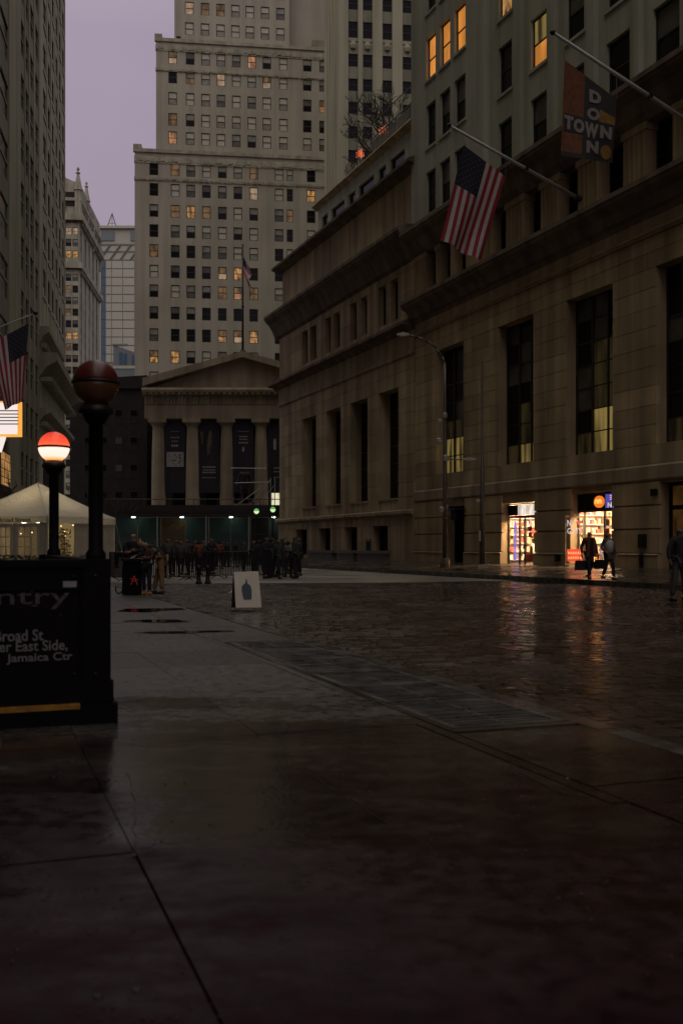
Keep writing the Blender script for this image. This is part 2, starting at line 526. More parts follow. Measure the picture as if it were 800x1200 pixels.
# ------------------------------------------------------------------ ground
def pavement_mat(name):
    """flagstones: light falloff put into colour: dull and dark close by, shiny, then paler"""
    m, t, b = _new(name)
    N = t.nodes.new
    L = t.links.new
    g = N('ShaderNodeNewGeometry')
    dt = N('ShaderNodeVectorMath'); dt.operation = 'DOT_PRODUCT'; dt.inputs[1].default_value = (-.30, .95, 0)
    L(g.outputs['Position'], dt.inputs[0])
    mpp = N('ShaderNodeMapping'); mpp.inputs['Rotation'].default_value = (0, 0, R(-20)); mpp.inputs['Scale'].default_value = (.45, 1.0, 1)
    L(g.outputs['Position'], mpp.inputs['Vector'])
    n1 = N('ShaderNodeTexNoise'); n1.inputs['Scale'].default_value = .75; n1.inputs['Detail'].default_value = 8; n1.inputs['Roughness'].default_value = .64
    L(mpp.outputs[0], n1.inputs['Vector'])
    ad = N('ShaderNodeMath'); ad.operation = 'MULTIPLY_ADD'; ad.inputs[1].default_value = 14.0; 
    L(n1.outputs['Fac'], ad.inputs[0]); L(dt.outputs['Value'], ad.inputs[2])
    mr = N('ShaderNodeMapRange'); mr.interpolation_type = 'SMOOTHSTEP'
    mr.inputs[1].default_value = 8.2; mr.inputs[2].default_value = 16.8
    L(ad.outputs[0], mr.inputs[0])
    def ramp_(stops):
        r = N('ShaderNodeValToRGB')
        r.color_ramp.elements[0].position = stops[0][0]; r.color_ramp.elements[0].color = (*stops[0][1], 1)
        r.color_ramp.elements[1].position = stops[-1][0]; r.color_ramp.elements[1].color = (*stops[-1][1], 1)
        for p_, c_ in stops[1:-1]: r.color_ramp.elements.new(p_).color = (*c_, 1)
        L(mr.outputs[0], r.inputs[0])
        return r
    c = ramp_([(0, (.024, .007, .010)), (.4, (.024, .013, .012)), (.7, (.050, .038, .033)), (1, (.098, .091, .080))])  # foreground darkness put into the colour, fading with distance along the street
    oi = N('ShaderNodeObjectInfo')
    m2 = N('ShaderNodeMapRange'); m2.inputs[3].default_value = .8; m2.inputs[4].default_value = 1.2
    L(oi.outputs['Random'], m2.inputs[0])
    n2 = N('ShaderNodeTexNoise'); n2.inputs['Scale'].default_value = 9; n2.inputs['Detail'].default_value = 6
    L(g.outputs['Position'], n2.inputs['Vector'])
    m3 = N('ShaderNodeMapRange'); m3.inputs[1].default_value = .3; m3.inputs[2].default_value = .7; m3.inputs[3].default_value = .6; m3.inputs[4].default_value = 1.35
    L(n2.outputs['Fac'], m3.inputs[0])
    x1 = N('ShaderNodeMath'); x1.operation = 'MULTIPLY'; L(m2.outputs[0], x1.inputs[0]); L(m3.outputs[0], x1.inputs[1])
    mx = N('ShaderNodeMixRGB'); mx.blend_type = 'MULTIPLY'; mx.inputs[0].default_value = 1
    L(c.outputs[0], mx.inputs[1]); L(x1.outputs[0], mx.inputs[2]); L(mx.outputs[0], b.inputs['Base Color'])
    f3 = lambda v: (v, v, v)
    rr = ramp_([(0, f3(.55)), (.22, f3(.34)), (.42, f3(.12)), (.75, f3(.16)), (1, f3(.44))]); 
    x2 = N('ShaderNodeMath'); x2.operation = 'MULTIPLY'; L(rr.outputs[0], x2.inputs[0]); L(m3.outputs[0], x2.inputs[1]); L(x2.outputs[0], b.inputs['Roughness'])
    sp = ramp_([(0, f3(.10)), (.35, f3(.5)), (1, f3(.55))]); L(sp.outputs[0], b.inputs['Specular IOR Level'])  # reflections weakened in the foreground by the same distance ramp
    n3 = N('ShaderNodeTexNoise'); n3.inputs['Scale'].default_value = 34; n3.inputs['Detail'].default_value = 5
    L(g.outputs['Position'], n3.inputs['Vector'])
    bp = N('ShaderNodeBump'); bp.inputs['Strength'].default_value = .16; bp.inputs['Distance'].default_value = .01
    L(n3.outputs['Fac'], bp.inputs['Height']); L(bp.outputs[0], b.inputs['Normal'])
pavement_mat('pavement')
def water(name):
    m, t, b = _new(name)
    b.inputs['Base Color'].default_value = (.010, .008, .007, 1)
    b.inputs['Roughness'].default_value = .035
    n = t.nodes.new('ShaderNodeTexNoise'); n.inputs['Scale'].default_value = 5
    g = t.nodes.new('ShaderNodeNewGeometry'); t.links.new(g.outputs['Position'], n.inputs['Vector'])
    bp = t.nodes.new('ShaderNodeBump'); bp.inputs['Strength'].default_value = .03; bp.inputs['Distance'].default_value = .02
    t.links.new(n.outputs['Fac'], bp.inputs['Height']); t.links.new(bp.outputs[0], b.inputs['Normal'])
water('puddle_water')
wet('cobble', (.024, .016, .012), (.066, .044, .032), .10, .34, .5, .07, 40, .35)
wet('road_wet', (.022, .018, .014), (.052, .043, .033), .10, .36, .35, .14, 9, 0)
wet('grout', (.010, .009, .009), (.02, .018, .016), .25, .6, 2, .3, 30, 0)
wet('far_pavement', (.040, .034, .027), (.095, .078, .058), .10, .42, .6, .06, 26, .2)
wet('kerb_granite', (.05, .047, .043), (.11, .10, .09), .12, .45, 2, .2, 40, .2)
wet('painted_line', (.10, .09, .075), (.32, .29, .25), .12, .4, 6, .15, 40, 0)
wet('iron', (.06, .056, .050), (.14, .13, .115), .22, .5, 3, .2, 30, .2)
wet('repair_patch', (.07, .035, .025), (.10, .055, .04), .15, .5, 3, .2, 30, 0)

RF = Frame(0, 0, R(22.36))
GF = Frame(0, 0, R(20))
LXW = 29.65                 # the right-hand building line
LXK = 21.5                  # the right-hand kerb
ROAD = -0.06

b = MB(); b.quad((-3000, -3000, -.16), (3000, -3000, -.16), (3000, 3000, -.16), (-3000, 3000, -.16))
prop(b.build('ground', 'road_wet'), kind='structure')

def sheet(name, mat, pts, kind='structure', parent=None):
    b = MB(); b.poly(pts)
    o = b.build(name, mat, parent)
    if parent is None: o['kind'] = kind
    return o

# the setts lie on this bed
road = sheet('road', 'road_wet', [RF.world(2.9, -30, ROAD - .018), RF.world(LXK, -30, ROAD - .018), RF.world(LXK, 130, ROAD - .018), RF.world(-30, 130, ROAD - .018), GF.world(4.26, 32, ROAD - .018), GF.world(4.26, 0, ROAD - .018)])

def sett_mesh(seed):
    r = random.Random(seed); m = MB()
    w, l, h = .120, .236, .026
    j = lambda: r.uniform(-.006, .006)
    base = [(-w / 2 + j(), -l / 2 + j()), (w / 2 + j(), -l / 2 + j()), (w / 2 + j(), l / 2 + j()), (-w / 2 + j(), l / 2 + j())]
    n = 0
    m.v += [(x, y, -.035) for x, y in base] + [(x, y, h * .62 - .03) for x, y in base] + [(x * .84, y * .92, h - .03 + r.uniform(-.002, .002)) for x, y in base]
    for a, c in ((0, 4), (4, 8)):
        for i in range(4):
            k = (i + 1) % 4
            m.face(a + i, a + k, c + k, c + i)
    m.face(8, 9, 10, 11)
    return m
SETT = [sett_mesh(i) for i in range(6)]
SETT_ME = [s.mesh('cobble', 'cobble') for s in SETT]
cand = []
row = 0
y = .6
while y < 42:
    x = 4.32 + random.Random(row * 7 + 1).uniform(0, .25)
    while x < 24:
        w = GF.world(x, y)
        lx, ly = RF.local((w.x, w.y, 0))[:2]
        if lx < LXK - .2 and w.y > .8:
            px = 400 + w.x / w.y * F
            seen = -20 < px < 830 and w.y > 4
            if w.y < 36 and -20 < px < (1500 if w.y < 20 else 1000):
                cand.append((0 if seen else 1, w.y, w.x))
        x += .25
    row += 1
    y += .135
cand.sort()
mb = MB()
rs = random.Random(3)
for i, (_, wy, wx) in enumerate(cand):
    k = rs.randrange(6)
    a = R(20) + rs.uniform(-.03, .03) + R(90)
    dz = rs.uniform(-.004, .004)
    tx, ty = rs.uniform(-.022, .022), rs.uniform(-.022, .022)
    if i < 290:
        link('cobble', SETT_ME[k], road, (wx, wy, ROAD + dz), rot=(tx, ty, a))
    else:
        ca, sa = math.cos(a), math.sin(a)
        n = len(mb.v)
        for vx, vy, vz in SETT[k].v:
            mb.v.append((wx + ca * vx - sa * vy, wy + sa * vx + ca * vy, ROAD + dz + vz + tx * vy - ty * vx))
        for f in SETT[k].f:
            mb.f.append(tuple(n + q for q in f)); mb.m.append(0)
mb.build('cobbles', 'cobble', road, kind='stuff')

# paler dry paving that crosses the street before the temple
wet('plaza_stone', (.20, .185, .16), (.34, .32, .27), .3, .6, .35, .2, 20, 0)
prop(sheet('plaza', 'plaza_stone', [GF.world(4.4, 37, ROAD - .013), RF.world(15, 34, ROAD - .013), RF.world(LXK - .1, 34, ROAD - .013), RF.world(LXK - .1, 128, ROAD - .013), RF.world(-12, 128, ROAD - .013), GF.world(4.4, 60, ROAD - .013)]), kind='structure')
# worn dashes of paint along the carriageway
for lx, ya, yb in ((11.05, 16.6, 18.2), (11.05, 13.9, 15.1), (15.9, 24.4, 25.8), (11.05, 21.0, 22.0)):
    sheet('road_marking', 'painted_line', [RF.world(lx - .07, ya, ROAD + .014), RF.world(lx + .07, ya, ROAD + .014), RF.world(lx + .07, yb, ROAD + .014), RF.world(lx - .07, yb, ROAD + .014)], parent=road)

# near pavement: flagstones on a bed
near = sheet('sidewalk', 'grout', [GF.world(-14, -12, -.02), GF.world(4.1, -12, -.02), GF.world(4.1, 60, -.02), GF.world(-14, 60, -.02)])
b = MB(); b.box(0, 1, 0, 1, -.06, 0); SLAB = b.mesh('paving_slab', 'pavement')
rs = random.Random(11)
xs = [.62 + 1.19 * k for k in range(-9, 3)] + [3.10]
ys = [-.2] + [4.27, 6.65, 7.49, 9.1, 10.7, 12.3, 13.9] + [15.5 + 1.6 * k for k in range(12)]
for i in range(len(xs) - 1):
    for j in range(len(ys) - 1):
        x0, x1, y0, y1 = xs[i], xs[i + 1], ys[j], ys[j + 1]
        w = GF.world((x0 + x1) / 2, (y0 + y1) / 2)
        if w.y < .5 or abs(w.x) > .42 * w.y + 2: continue
        g = .0045 if i == 8 else .002
        o = link('paving_slab', SLAB, near, GF.world(x0 + g, y0 + g, rs.uniform(-.003, .003)), (x1 - x0 - 2 * g, y1 - y0 - 2 * g, 1), (rs.uniform(-.0022, .0022), rs.uniform(-.0022, .0022), R(20)))
for j in range(24):   # the strip beside and beyond the grating
    y0, y1 = ((-.2 + 1.6 * j, 1.4 + 1.6 * j))
    if y1 > 6.25 and y0 < 13.0: continue
    w = GF.world(3.6, y0)
    if w.y < .5: continue
    link('paving_slab', SLAB, near, GF.world(3.107, y0, rs.uniform(-.003, .003)), (.985, 1.587, 1), (0, 0, R(20)))
for j in range(26):
    y0 = .2 + 1.45 * j
    b = MB(); b.box(0, .19, 0, 1.435, -.2, .004)
    ks_ = b.build('kerb_stone', 'kerb_granite', near)
    ks_.location = GF.world(4.105, y0, rs.uniform(-.003, .003)); ks_.rotation_euler = (0, 0, R(20))
# subway ventilation grating set in the pavement
gr = GF.thing('ventilation_grating', 'long iron ventilation grating set into the wet pavement beside the kerb', 'grating')
panels = [(6.36 + 1.12 * k, 6.36 + 1.12 * (k + 1)) for k in range(6)]
for y0, y1 in panels:
    b = MB()
    for q in ((3.16, 3.22), (4.03, 4.09)): b.box(q[0], q[1], y0 + .01, y1 - .01, -.06, .008)
    b.box(3.22, 4.03, y0 + .01, y0 + .05, -.06, .008); b.box(3.22, 4.03, y1 - .05, y1 - .01, -.06, .008)
    b.box(3.61, 3.64, y0 + .05, y1 - .05, -.05, .004)
    f = b.build('grating_frame', 'iron', gr)
    b = MB(); y = y0 + .07
    while y < y1 - .07:
        b.box(3.22, 4.03, y, y + .034, -.05, .006 + rs.uniform(-.003, .003)); y += .085
    b.build('grating_bars', 'iron', f, kind='stuff')
b = MB(); b.box(3.16, 4.09, 6.3, 13.1, -.3, -.075); b.build('shaft', 'black_paint', gr)
for k in range(5):
    b = MB(); b.box(3.103, 3.157, 6.26 + 1.36 * k, 6.26 + 1.36 * (k + 1) - .006, -.07, .006); b.build('border_stone', 'far_pavement', gr)
for q in (6.26, 13.09):
    b = MB(); b.box(3.16, 4.1, q, q + .09, -.07, .005); b.build('border_stone', 'far_pavement', gr)
b = MB(); b.box(3.107, 4.1, 13.19, 14.19, -.06, 0); b.build('border_stone', 'pavement', gr)
sheet('repair_patch', 'repair_patch', [GF.world(-.25, 6.55, .0045), GF.world(.12, 6.5, .0045), GF.world(.16, 7.35, .0045), GF.world(-.2, 7.4, .0045)], parent=near)
# shallow puddles lying on the flags, cracks and grit
rp = random.Random(5)
def blob(cx_, cy_, rx, ry, z, name, mat, ang=R(8), n=34):
    ph = [rp.uniform(0, 6.28) for _ in range(5)]
    pts = []
    for k in range(n):
        t_ = 2 * math.pi * k / n
        q = 1 + .22 * math.sin(2 * t_ + ph[0]) + .16 * math.sin(3 * t_ + ph[1]) + .10 * math.sin(5 * t_ + ph[2]) + .07 * math.sin(8 * t_ + ph[3])
        x, y = rx * q * math.cos(t_), ry * q * math.sin(t_)
        pts.append((cx_ + x * math.cos(ang) - y * math.sin(ang), cy_ + x * math.sin(ang) + y * math.cos(ang), z))
    return sheet(name, mat, pts, parent=near)
for px, py, rx, ry in ((185, 728, .55, .28), (215, 741, .75, .16), (175, 715, .7, .5), (205, 1003, .16, .03)):
    d = GD(py); p = P(px, py, d); blob(p.x, p.y, rx, ry, .0075, 'puddle', 'puddle_water')
def crack(pts, w=.006):
    m = MB(); out_ = []
    p = [GD(y) for x, y in pts]; q = [P(x, y, d) for (x, y), d in zip(pts, p)]
    fine = []
    for a_, c_ in zip(q[:-1], q[1:]):
        for k in range(6):
            f = a_.lerp(c_, k / 6); fine.append((f.x + rp.gauss(0, .008), f.y + rp.gauss(0, .008)))
    for a_, c_ in zip(fine[:-1], fine[1:]):
        dx, dy = c_[0] - a_[0], c_[1] - a_[1]; l_ = math.hypot(dx, dy) or 1; ww = w * rp.uniform(.4, 1.1); nx, ny = -dy / l_ * ww / 2, dx / l_ * ww / 2
        m.quad((a_[0] + nx, a_[1] + ny, .0052), (a_[0] - nx, a_[1] - ny, .0052), (c_[0] - nx, c_[1] - ny, .0052), (c_[0] + nx, c_[1] + ny, .0052))
    m.build('crack', 'grout', near)
crack([(155, 1000), (190, 985), (240, 1000), (275, 1004)]); crack([(135, 868), (180, 876), (240, 870), (300, 874), (380, 866)]); crack([(610, 905), (660, 930), (700, 935)], .01); crack([(360, 905), (450, 962), (520, 1002)], .004); crack([(150, 905), (160, 960), (158, 1000)], .005)
m = MB()
for k in range(520):
    px_, py_ = rp.uniform(0, 800), 690 + 510 * rp.random() ** .8
    d = GD(py_); p = P(px_, py_, d)
    if GF.local((p.x, p.y, 0))[0] > 4.0: continue
    s_ = rp.uniform(.002, .007); a_ = rp.uniform(0, 3.1)
    m.lathe([(s_, .0), (s_ * .8, s_ * .6), (s_ * .2, s_ * .8)], (p.x, p.y, .003), 5)
m.build('grit', 'far_pavement', near, kind='stuff')
# chewing gum spots on the flags
for px, py in ((497, 1092), (115, 1168), (160, 1160), (664, 912), (330, 1004)):
    d = GD(py); b = MB(); b.lathe([(.016, .0), (.013, .003)], (0, 0, 0), 9)
    o = b.build('gum_spot', 'grout' if py > 1100 else 'far_pavement', near); p = P(px, py, d); o.location = (p.x, p.y, .001)

# far pavement, rising from the kerb to the buildings
b = MB()
def zfar(lx): return .09 + (lx - LXK) / (LXW - LXK) * .21
b.poly([RF.world(LXK + .18, -40, zfar(LXK)), RF.world(LXW + 4.5, -40, zfar(LXW + 4.5)), RF.world(LXW + 4.5, 92, zfar(LXW + 4.5)), RF.world(LXK + .18, 92, zfar(LXK))])
fars = b.build('sidewalk', 'grout'); fars['kind'] = 'structure'
FSL = {}
for i in range(4):
    lx0 = LXK + .2 + i * 1.95
    for j in range(36):
        ly0 = 26 + j * 1.8
        b = MB()
        z0, z1 = zfar(lx0) + .012, zfar(lx0 + 1.93) + .012
        if i not in FSL:
            b.hexa([(0, 0, -.05), (1.93, 0, -.05), (1.93, 1.78, -.05), (0, 1.78, -.05), (0, 0, 0), (1.93, 0, z1 - z0), (1.93, 1.78, z1 - z0), (0, 1.78, 0)])
            FSL[i] = b.mesh('paving_slab', 'far_pavement')
        link('paving_slab', FSL[i], fars, RF.world(lx0, ly0, z0 + rs.uniform(-.003, .003)), rot=(0, 0, R(22.36)))
for j in range(46):
    ly0 = 22 + j * 1.5
    if 'k' not in FSL:
        b = MB(); b.box(0, .19, 0, 1.485, -.2, .16); FSL['k'] = b.mesh('kerb_stone', 'kerb_granite')
    link('kerb_stone', FSL['k'], fars, RF.world(LXK, ly0, -.06 + rs.uniform(-.006, .006)), rot=(0, 0, R(22.36)))

# ------------------------------------------------------------------ the bank on the right (near block)
t0 = Frame(*RF.world(LXW, 0)[:2], R(22.36 - 90))
xa = t0.lx(486.5)
AF = Frame(*t0.world(xa, 0)[:2], R(22.36 - 90))
A = AF.thing('bank_building', 'brown limestone bank with three tall lit windows above two small souvenir shops', 'building')
XV = AF.lx(800) + 7         # built in detail to here
XE = 130.0
def span(pa, pb): return (AF.lx(pa), AF.lx(pb))
w0 = span(511, 543); w1 = span(583, 624.5); w2 = span(663, 717.5)
pitch = w2[0] - w1[0]
w3x = AF.lx(768)
w3 = (w3x, w3x + (w2[1] - w2[0]) * 1.12)
WZ = (5.85, 13.7)
big = [(a, b_, *WZ) for a, b_ in (w0, w1, w2, w3)]
door = (*span(525, 545), .3, 3.75)
s1 = (*span(588.5, 627), .3, 3.68)
s2 = (*span(669.5, 717.5), .3, 3.92)
s3 = (w3[0] + .3, w3[1] - .3, .3, 4.1)
lows = [door, s1, s2, s3]
RB = .42                    # thickness kept by the outer stones
# backing wall with the reveals of the openings
b = MB()
e = .006
wall_mb(b, -.0, XV, 4.96, 17.0, [(o[0] - e, o[1] + e, o[2] - e, o[3] + e) for o in big], 1.05, y=.035)
b.build('wall', 'limestone_brown', A)
b = MB(); wall_mb(b, -.0, XV, .0, 4.96, [(o[0] - e, o[1] + e, -.1, o[3] + e) for o in lows], .43, y=.035); b.build('base_wall', 'limestone_base', A)
b = MB(); b.box(XV, XE, .035, 2, .0, 17.0); b.build('wall', 'limestone_brown', A)
cz = [WZ[0] + (WZ[1] - WZ[0]) / 9 * k for k in range(10)]
courses = [(4.97, 5.85)] + list(zip(cz[:-1], cz[1:])) + [(13.7, 14.42), (14.42, 15.1)]
blocks(A, 0, XV, courses, big, 2.3, 'limestone_brown', proud=.014, gap=.026)
# rusticated base
blocks(A, .0, XV, [(.97, 2.07), (2.07, 3.13), (3.13, 4.2)], lows, 5.5, 'limestone_base', gap=.07, y=-.07, thick=.3, proud=.01)
blocks(A, .0, XV, [(0.0, .9)], lows, 5.5, 'limestone_base', gap=.02, y=-.16, thick=.4, proud=.01)
def trim(parent, name, mat, x0, x1, prof, cuts=()):
    edges = [x0] + [v for c in sorted(cuts) for v in c] + [x1]
    for i in range(0, len(edges), 2):
        if edges[i + 1] - edges[i] < .05: continue
        m = MB(); m.sweep_x(edges[i], edges[i + 1], prof); m.build(name, mat, parent)
trim(A, 'plinth_cap', 'trim_stone', 0, XV, [(-.2, .905), (.1, .905), (.1, .965), (-.13, .965)], [(o[0], o[1]) for o in lows])
trim(A, 'water_table', 'trim_stone', -.05, XE, [(-.08, 4.21), (.2, 4.21), (.2, 4.955), (-.04, 4.955), (-.12, 4.85), (-.12, 4.3)])
trim(A, 'moulding', 'trim_stone', -.05, XE, [(-.07, 15.12), (.2, 15.12), (.2, 15.34), (-.2, 15.34), (-.2, 15.26), (-.12, 15.2)])
trim(A, 'frieze', 'limestone_brown', 0, XE, [(-.03, 15.34), (.2, 15.34), (.2, 16.0), (-.03, 16.0)])
trim(A, 'cornice', 'cornice_shaded_stone', -.35, XE, [(-.06, 15.95), (.3, 15.95), (.3, 17.6), (-.4, 17.6), (-1.0, 17.42), (-1.0, 17.2), (-.92, 17.16), (-.88, 17.0), (-.45, 16.75), (-.3, 16.3), (-.12, 16.2)])
# colonnade storey between cornice and ledge
ups = [span(499, 510), span(515, 527), span(532, 545), span(576.5, 592), span(614, 632.5), span(655, 676), span(702, 729), span(756, 787)]
sp = ups[6][0] - ups[5][0]
ups += [(ups[-1][1] + 2.0, ups[-1][1] + 3.9), (ups[-1][1] + 5.6, ups[-1][1] + 7.5)]
b = MB(); b.box(-.0, XE, .75, 2, 17.0, 22.0); b.build('wall', 'limestone_grey', A)
eds = [0.0] + [v for u in ups for v in u] + [XV]
for i in range(0, len(eds), 2):
    p, q = eds[i], eds[i + 1]
    if q - p > .25 and p < XV:
        b = MB(); b.box(p, q, .02, .75, 17.2, 20.39); b.box(p - .08, q + .08, -.06, .7, 20.05, 20.395); b.box(p - .06, q + .06, -.05, .7, 17.22, 17.6)
        n = max(1, int((q - p) / .32))
        for k in range(n):
            xx = p + (k + .5) * (q - p) / n
            b.box(xx - .07, xx + .07, -.02, .5, 17.6, 20.05)
        b.build('pilaster', 'limestone_brown', A)
for u in ups:
    sash_window(A, u[0], u[1], 17.3, 20.35, .6, ('glass_black', 'glass_black'))
trim(A, 'ledge', 'cornice_shaded_stone', -.3, XE, [(-.02, 20.4), (.75, 20.4), (.75, 22.3), (-.3, 22.3), (-1.1, 21.95), (-1.1, 21.72), (-1.02, 21.68), (-.98, 21.55), (-.5, 21.3), (-.3, 20.7)])
# upper storeys
xs_ = AF.lx(566)
rows = [22.72, 27.05, 31.4, 35.75, 40.1]
wh = 2.75
def upops(sel): return [(u[0], u[1], z, z + wh) for u in sel for z in rows]
b = MB(); wall_mb(b, AF.lx(481.5), xs_, 21.9, 62, upops(ups[:3]), .3); b.quad((xs_, 0, 21.9), (xs_, .4, 21.9), (xs_, .4, 62), (xs_, 0, 62)); b.build('wall', 'limestone_grey', A)
b = MB(); wall_mb(b, xs_, XE, 21.9, 62, upops(ups[3:]), .28, y=.4); b.build('wall', 'limestone_grey', A)
prs = [(ups[i][1] + .62, ups[i + 1][0] - .62) for i in range(3, len(ups) - 1)]
for p, q in prs:
    if q - p > .3:
        b = MB(); b.box(p, q, .1, .45, 21.9, 62); b.build('pier', 'limestone_grey', A)
lit_set = {(0, 2): 'lit_amber', (1, 2): 'lit_amber', (2, 2): 'lit_amber', (3, 2): 'lit_orange', (4, 1): 'lit_amber'}
for i, u in enumerate(ups):
    for j, z in enumerate(rows):
        m = lit_set.get((i, j))
        y = .2 if i < 3 else .58
        ms = (m, 'lit_hall' if (i, j) == (4, 1) else m) if m else ('glass_dark', 'sash_dim' if (i * 7 + j * 3) % 3 else 'glass_dark')
        o = sash_window(A, u[0], u[1], z, z + wh, y, ms, t=.08)
        b = MB(); b.box(-.1, u[1] - u[0] + .1, -(y if i < 3 else y - .4) - .09, .0, -.16, 0)
        b.build('sill', 'limestone_grey', o)
for k in range(1, 4):
    trim(A, 'string_course', 'limestone_grey', AF.lx(481.5), xs_ - .002, [(-.04, 22 + 4.35 * k + 3.9), (0.02, 22 + 4.35 * k + 3.9), (.02, 22 + 4.35 * k + 4.0), (-.04, 22 + 4.35 * k + 4.0)]) if False else None
# the mass behind the fronts, kept clear of the shops
b = MB(); b.box(AF.lx(481.5), XE, 1.25, 30, 17.0, 62); b.box(0, XE, 1.25, 30, 5.0, 17.0); b.box(0, XE, 5.2, 30, 0, 5.0); b.build('core', 'limestone_grey', A)
for (x0, x1) in ((s3[1] + .6, XE), (0.0, door[0] - .6)):
    b = MB(); b.box(x0, x1, 1.1, 5.1, 0, 5.0); b.build('core', 'limestone_base', A)

# tall windows: bronze mullions, three panes wide, seven high
def hall_window(x0, x1, lit_from, lit_kind, seed):
    r = random.Random(seed)
    z0, z1 = WZ
    y = .70
    b = MB()
    x0 += .0
    cols = [x0 + .02, x0 + (x1 - x0) * .36, x0 + (x1 - x0) * .69, x1 - .02]
    nz = 7
    zz = [z0 + (z1 - z0) / nz * k for k in range(nz + 1)]
    for i, c in enumerate(cols):
        tk = .13 if i == 1 else .07
        b.box(c - tk / 2, c + tk / 2, y - .12, y + .05, z0, z1)
    for k, z in enumerate(zz):
        tk = .12 if k in (0, nz, nz - 2) else .055
        for i in range(3):
            p = cols[i] + (.065 if i == 1 else .035); q = cols[i + 1] - (.065 if i == 0 else .035)
            b.box(p, q, y - .07, y + .04, max(z0, z - tk / 2), min(z1, z + tk / 2))
    w = b.build('tall_window', 'window_frame_brown', A)
    for k in range(nz):
        for i in range(3):
            if k < lit_kind[0] and i >= lit_from: m = 'lit_hall'
            elif k < lit_kind[1] and i >= lit_from - (k == 0): m = 'lit_hall_dim'
            else: m = r.choice(['glass_dark', 'glass_dark', 'sash_dim'])
            link('pane', pane_mesh(cols[i + 1] - cols[i] - .07, zz[k + 1] - zz[k] - .06, m), w, (cols[i] + .035, y - .02, zz[k] + .03))
hall_window(*w0, 0, (2, 3), 1)
hall_window(*w1, 1, (1, 3), 2)
hall_window(*w2, 1, (2, 5), 3)
hall_window(*w3, 1, (0, 7), 4)

def island_tone(name, k):
    """each sett its own tone"""
    t = MAT[name].node_tree; b = t.nodes['Principled BSDF']
    src = b.inputs['Base Color'].links[0].from_socket
    g = t.nodes.new('ShaderNodeNewGeometry'); mr = t.nodes.new('ShaderNodeMapRange')
    mr.inputs[3].default_value = 1 - k; mr.inputs[4].default_value = 1 + k
    t.links.new(g.outputs['Random Per Island'], mr.inputs[0])
    mx = t.nodes.new('ShaderNodeMixRGB'); mx.blend_type = 'MULTIPLY'; mx.inputs[0].default_value = 1
    t.links.new(src, mx.inputs[1]); t.links.new(mr.outputs[0], mx.inputs[2]); t.links.new(mx.outputs[0], b.inputs['Base Color'])
    rs_ = b.inputs['Roughness'].links[0].from_socket
    m2 = t.nodes.new('ShaderNodeMath'); m2.operation = 'MULTIPLY'
    t.links.new(rs_, m2.inputs[0]); t.links.new(mr.outputs[0], m2.inputs[1]); t.links.new(m2.outputs[0], b.inputs['Roughness'])
island_tone('cobble', .55)
# ------------------------------------------------------------------ shops in the base of the bank
clear_glass('shop_glass', (.95, .95, .95))
glow('shop_light', (1.0, .68, .38), 150)
glow('neon_violet', (.42, .28, 1.0), .5)
glow('sign_white', (1.0, .86, .72), .95, .6, 2.6, .45)
glow('sign_orange', (1.0, .22, .03), .75)
glow('sign_yellow', (1.0, .62, .10), .9)
glow('sign_blue', (.12, .12, .60), .5)
glow('sign_pink', (1.0, .50, .62), .8)
plain('shop_white', (.80, .74, .66), .5)
plain('red_paint', (.55, .035, .03), .45)
glow('vinyl_letters_glow', (1.0, .86, .80), .42)  # glow put into the vinyl letters and heart on the door; no lamp there
glow('vinyl_heart_glow', (1.0, .05, .06), .35)
plain('white_print', (.75, .70, .66), .5)
plain('shop_floor', (.45, .38, .30), .35)
for nm, c in (('goods_red', (.55, .07, .05)), ('goods_tan', (.60, .42, .25)), ('goods_white', (.75, .70, .62)), ('goods_blue', (.16, .13, .20)), ('goods_orange', (.70, .33, .10)), ('goods_black', (.06, .05, .04)), ('goods_green', (.50, .38, .24))):
    plain(nm, c, .6, var=.2, scale=6)

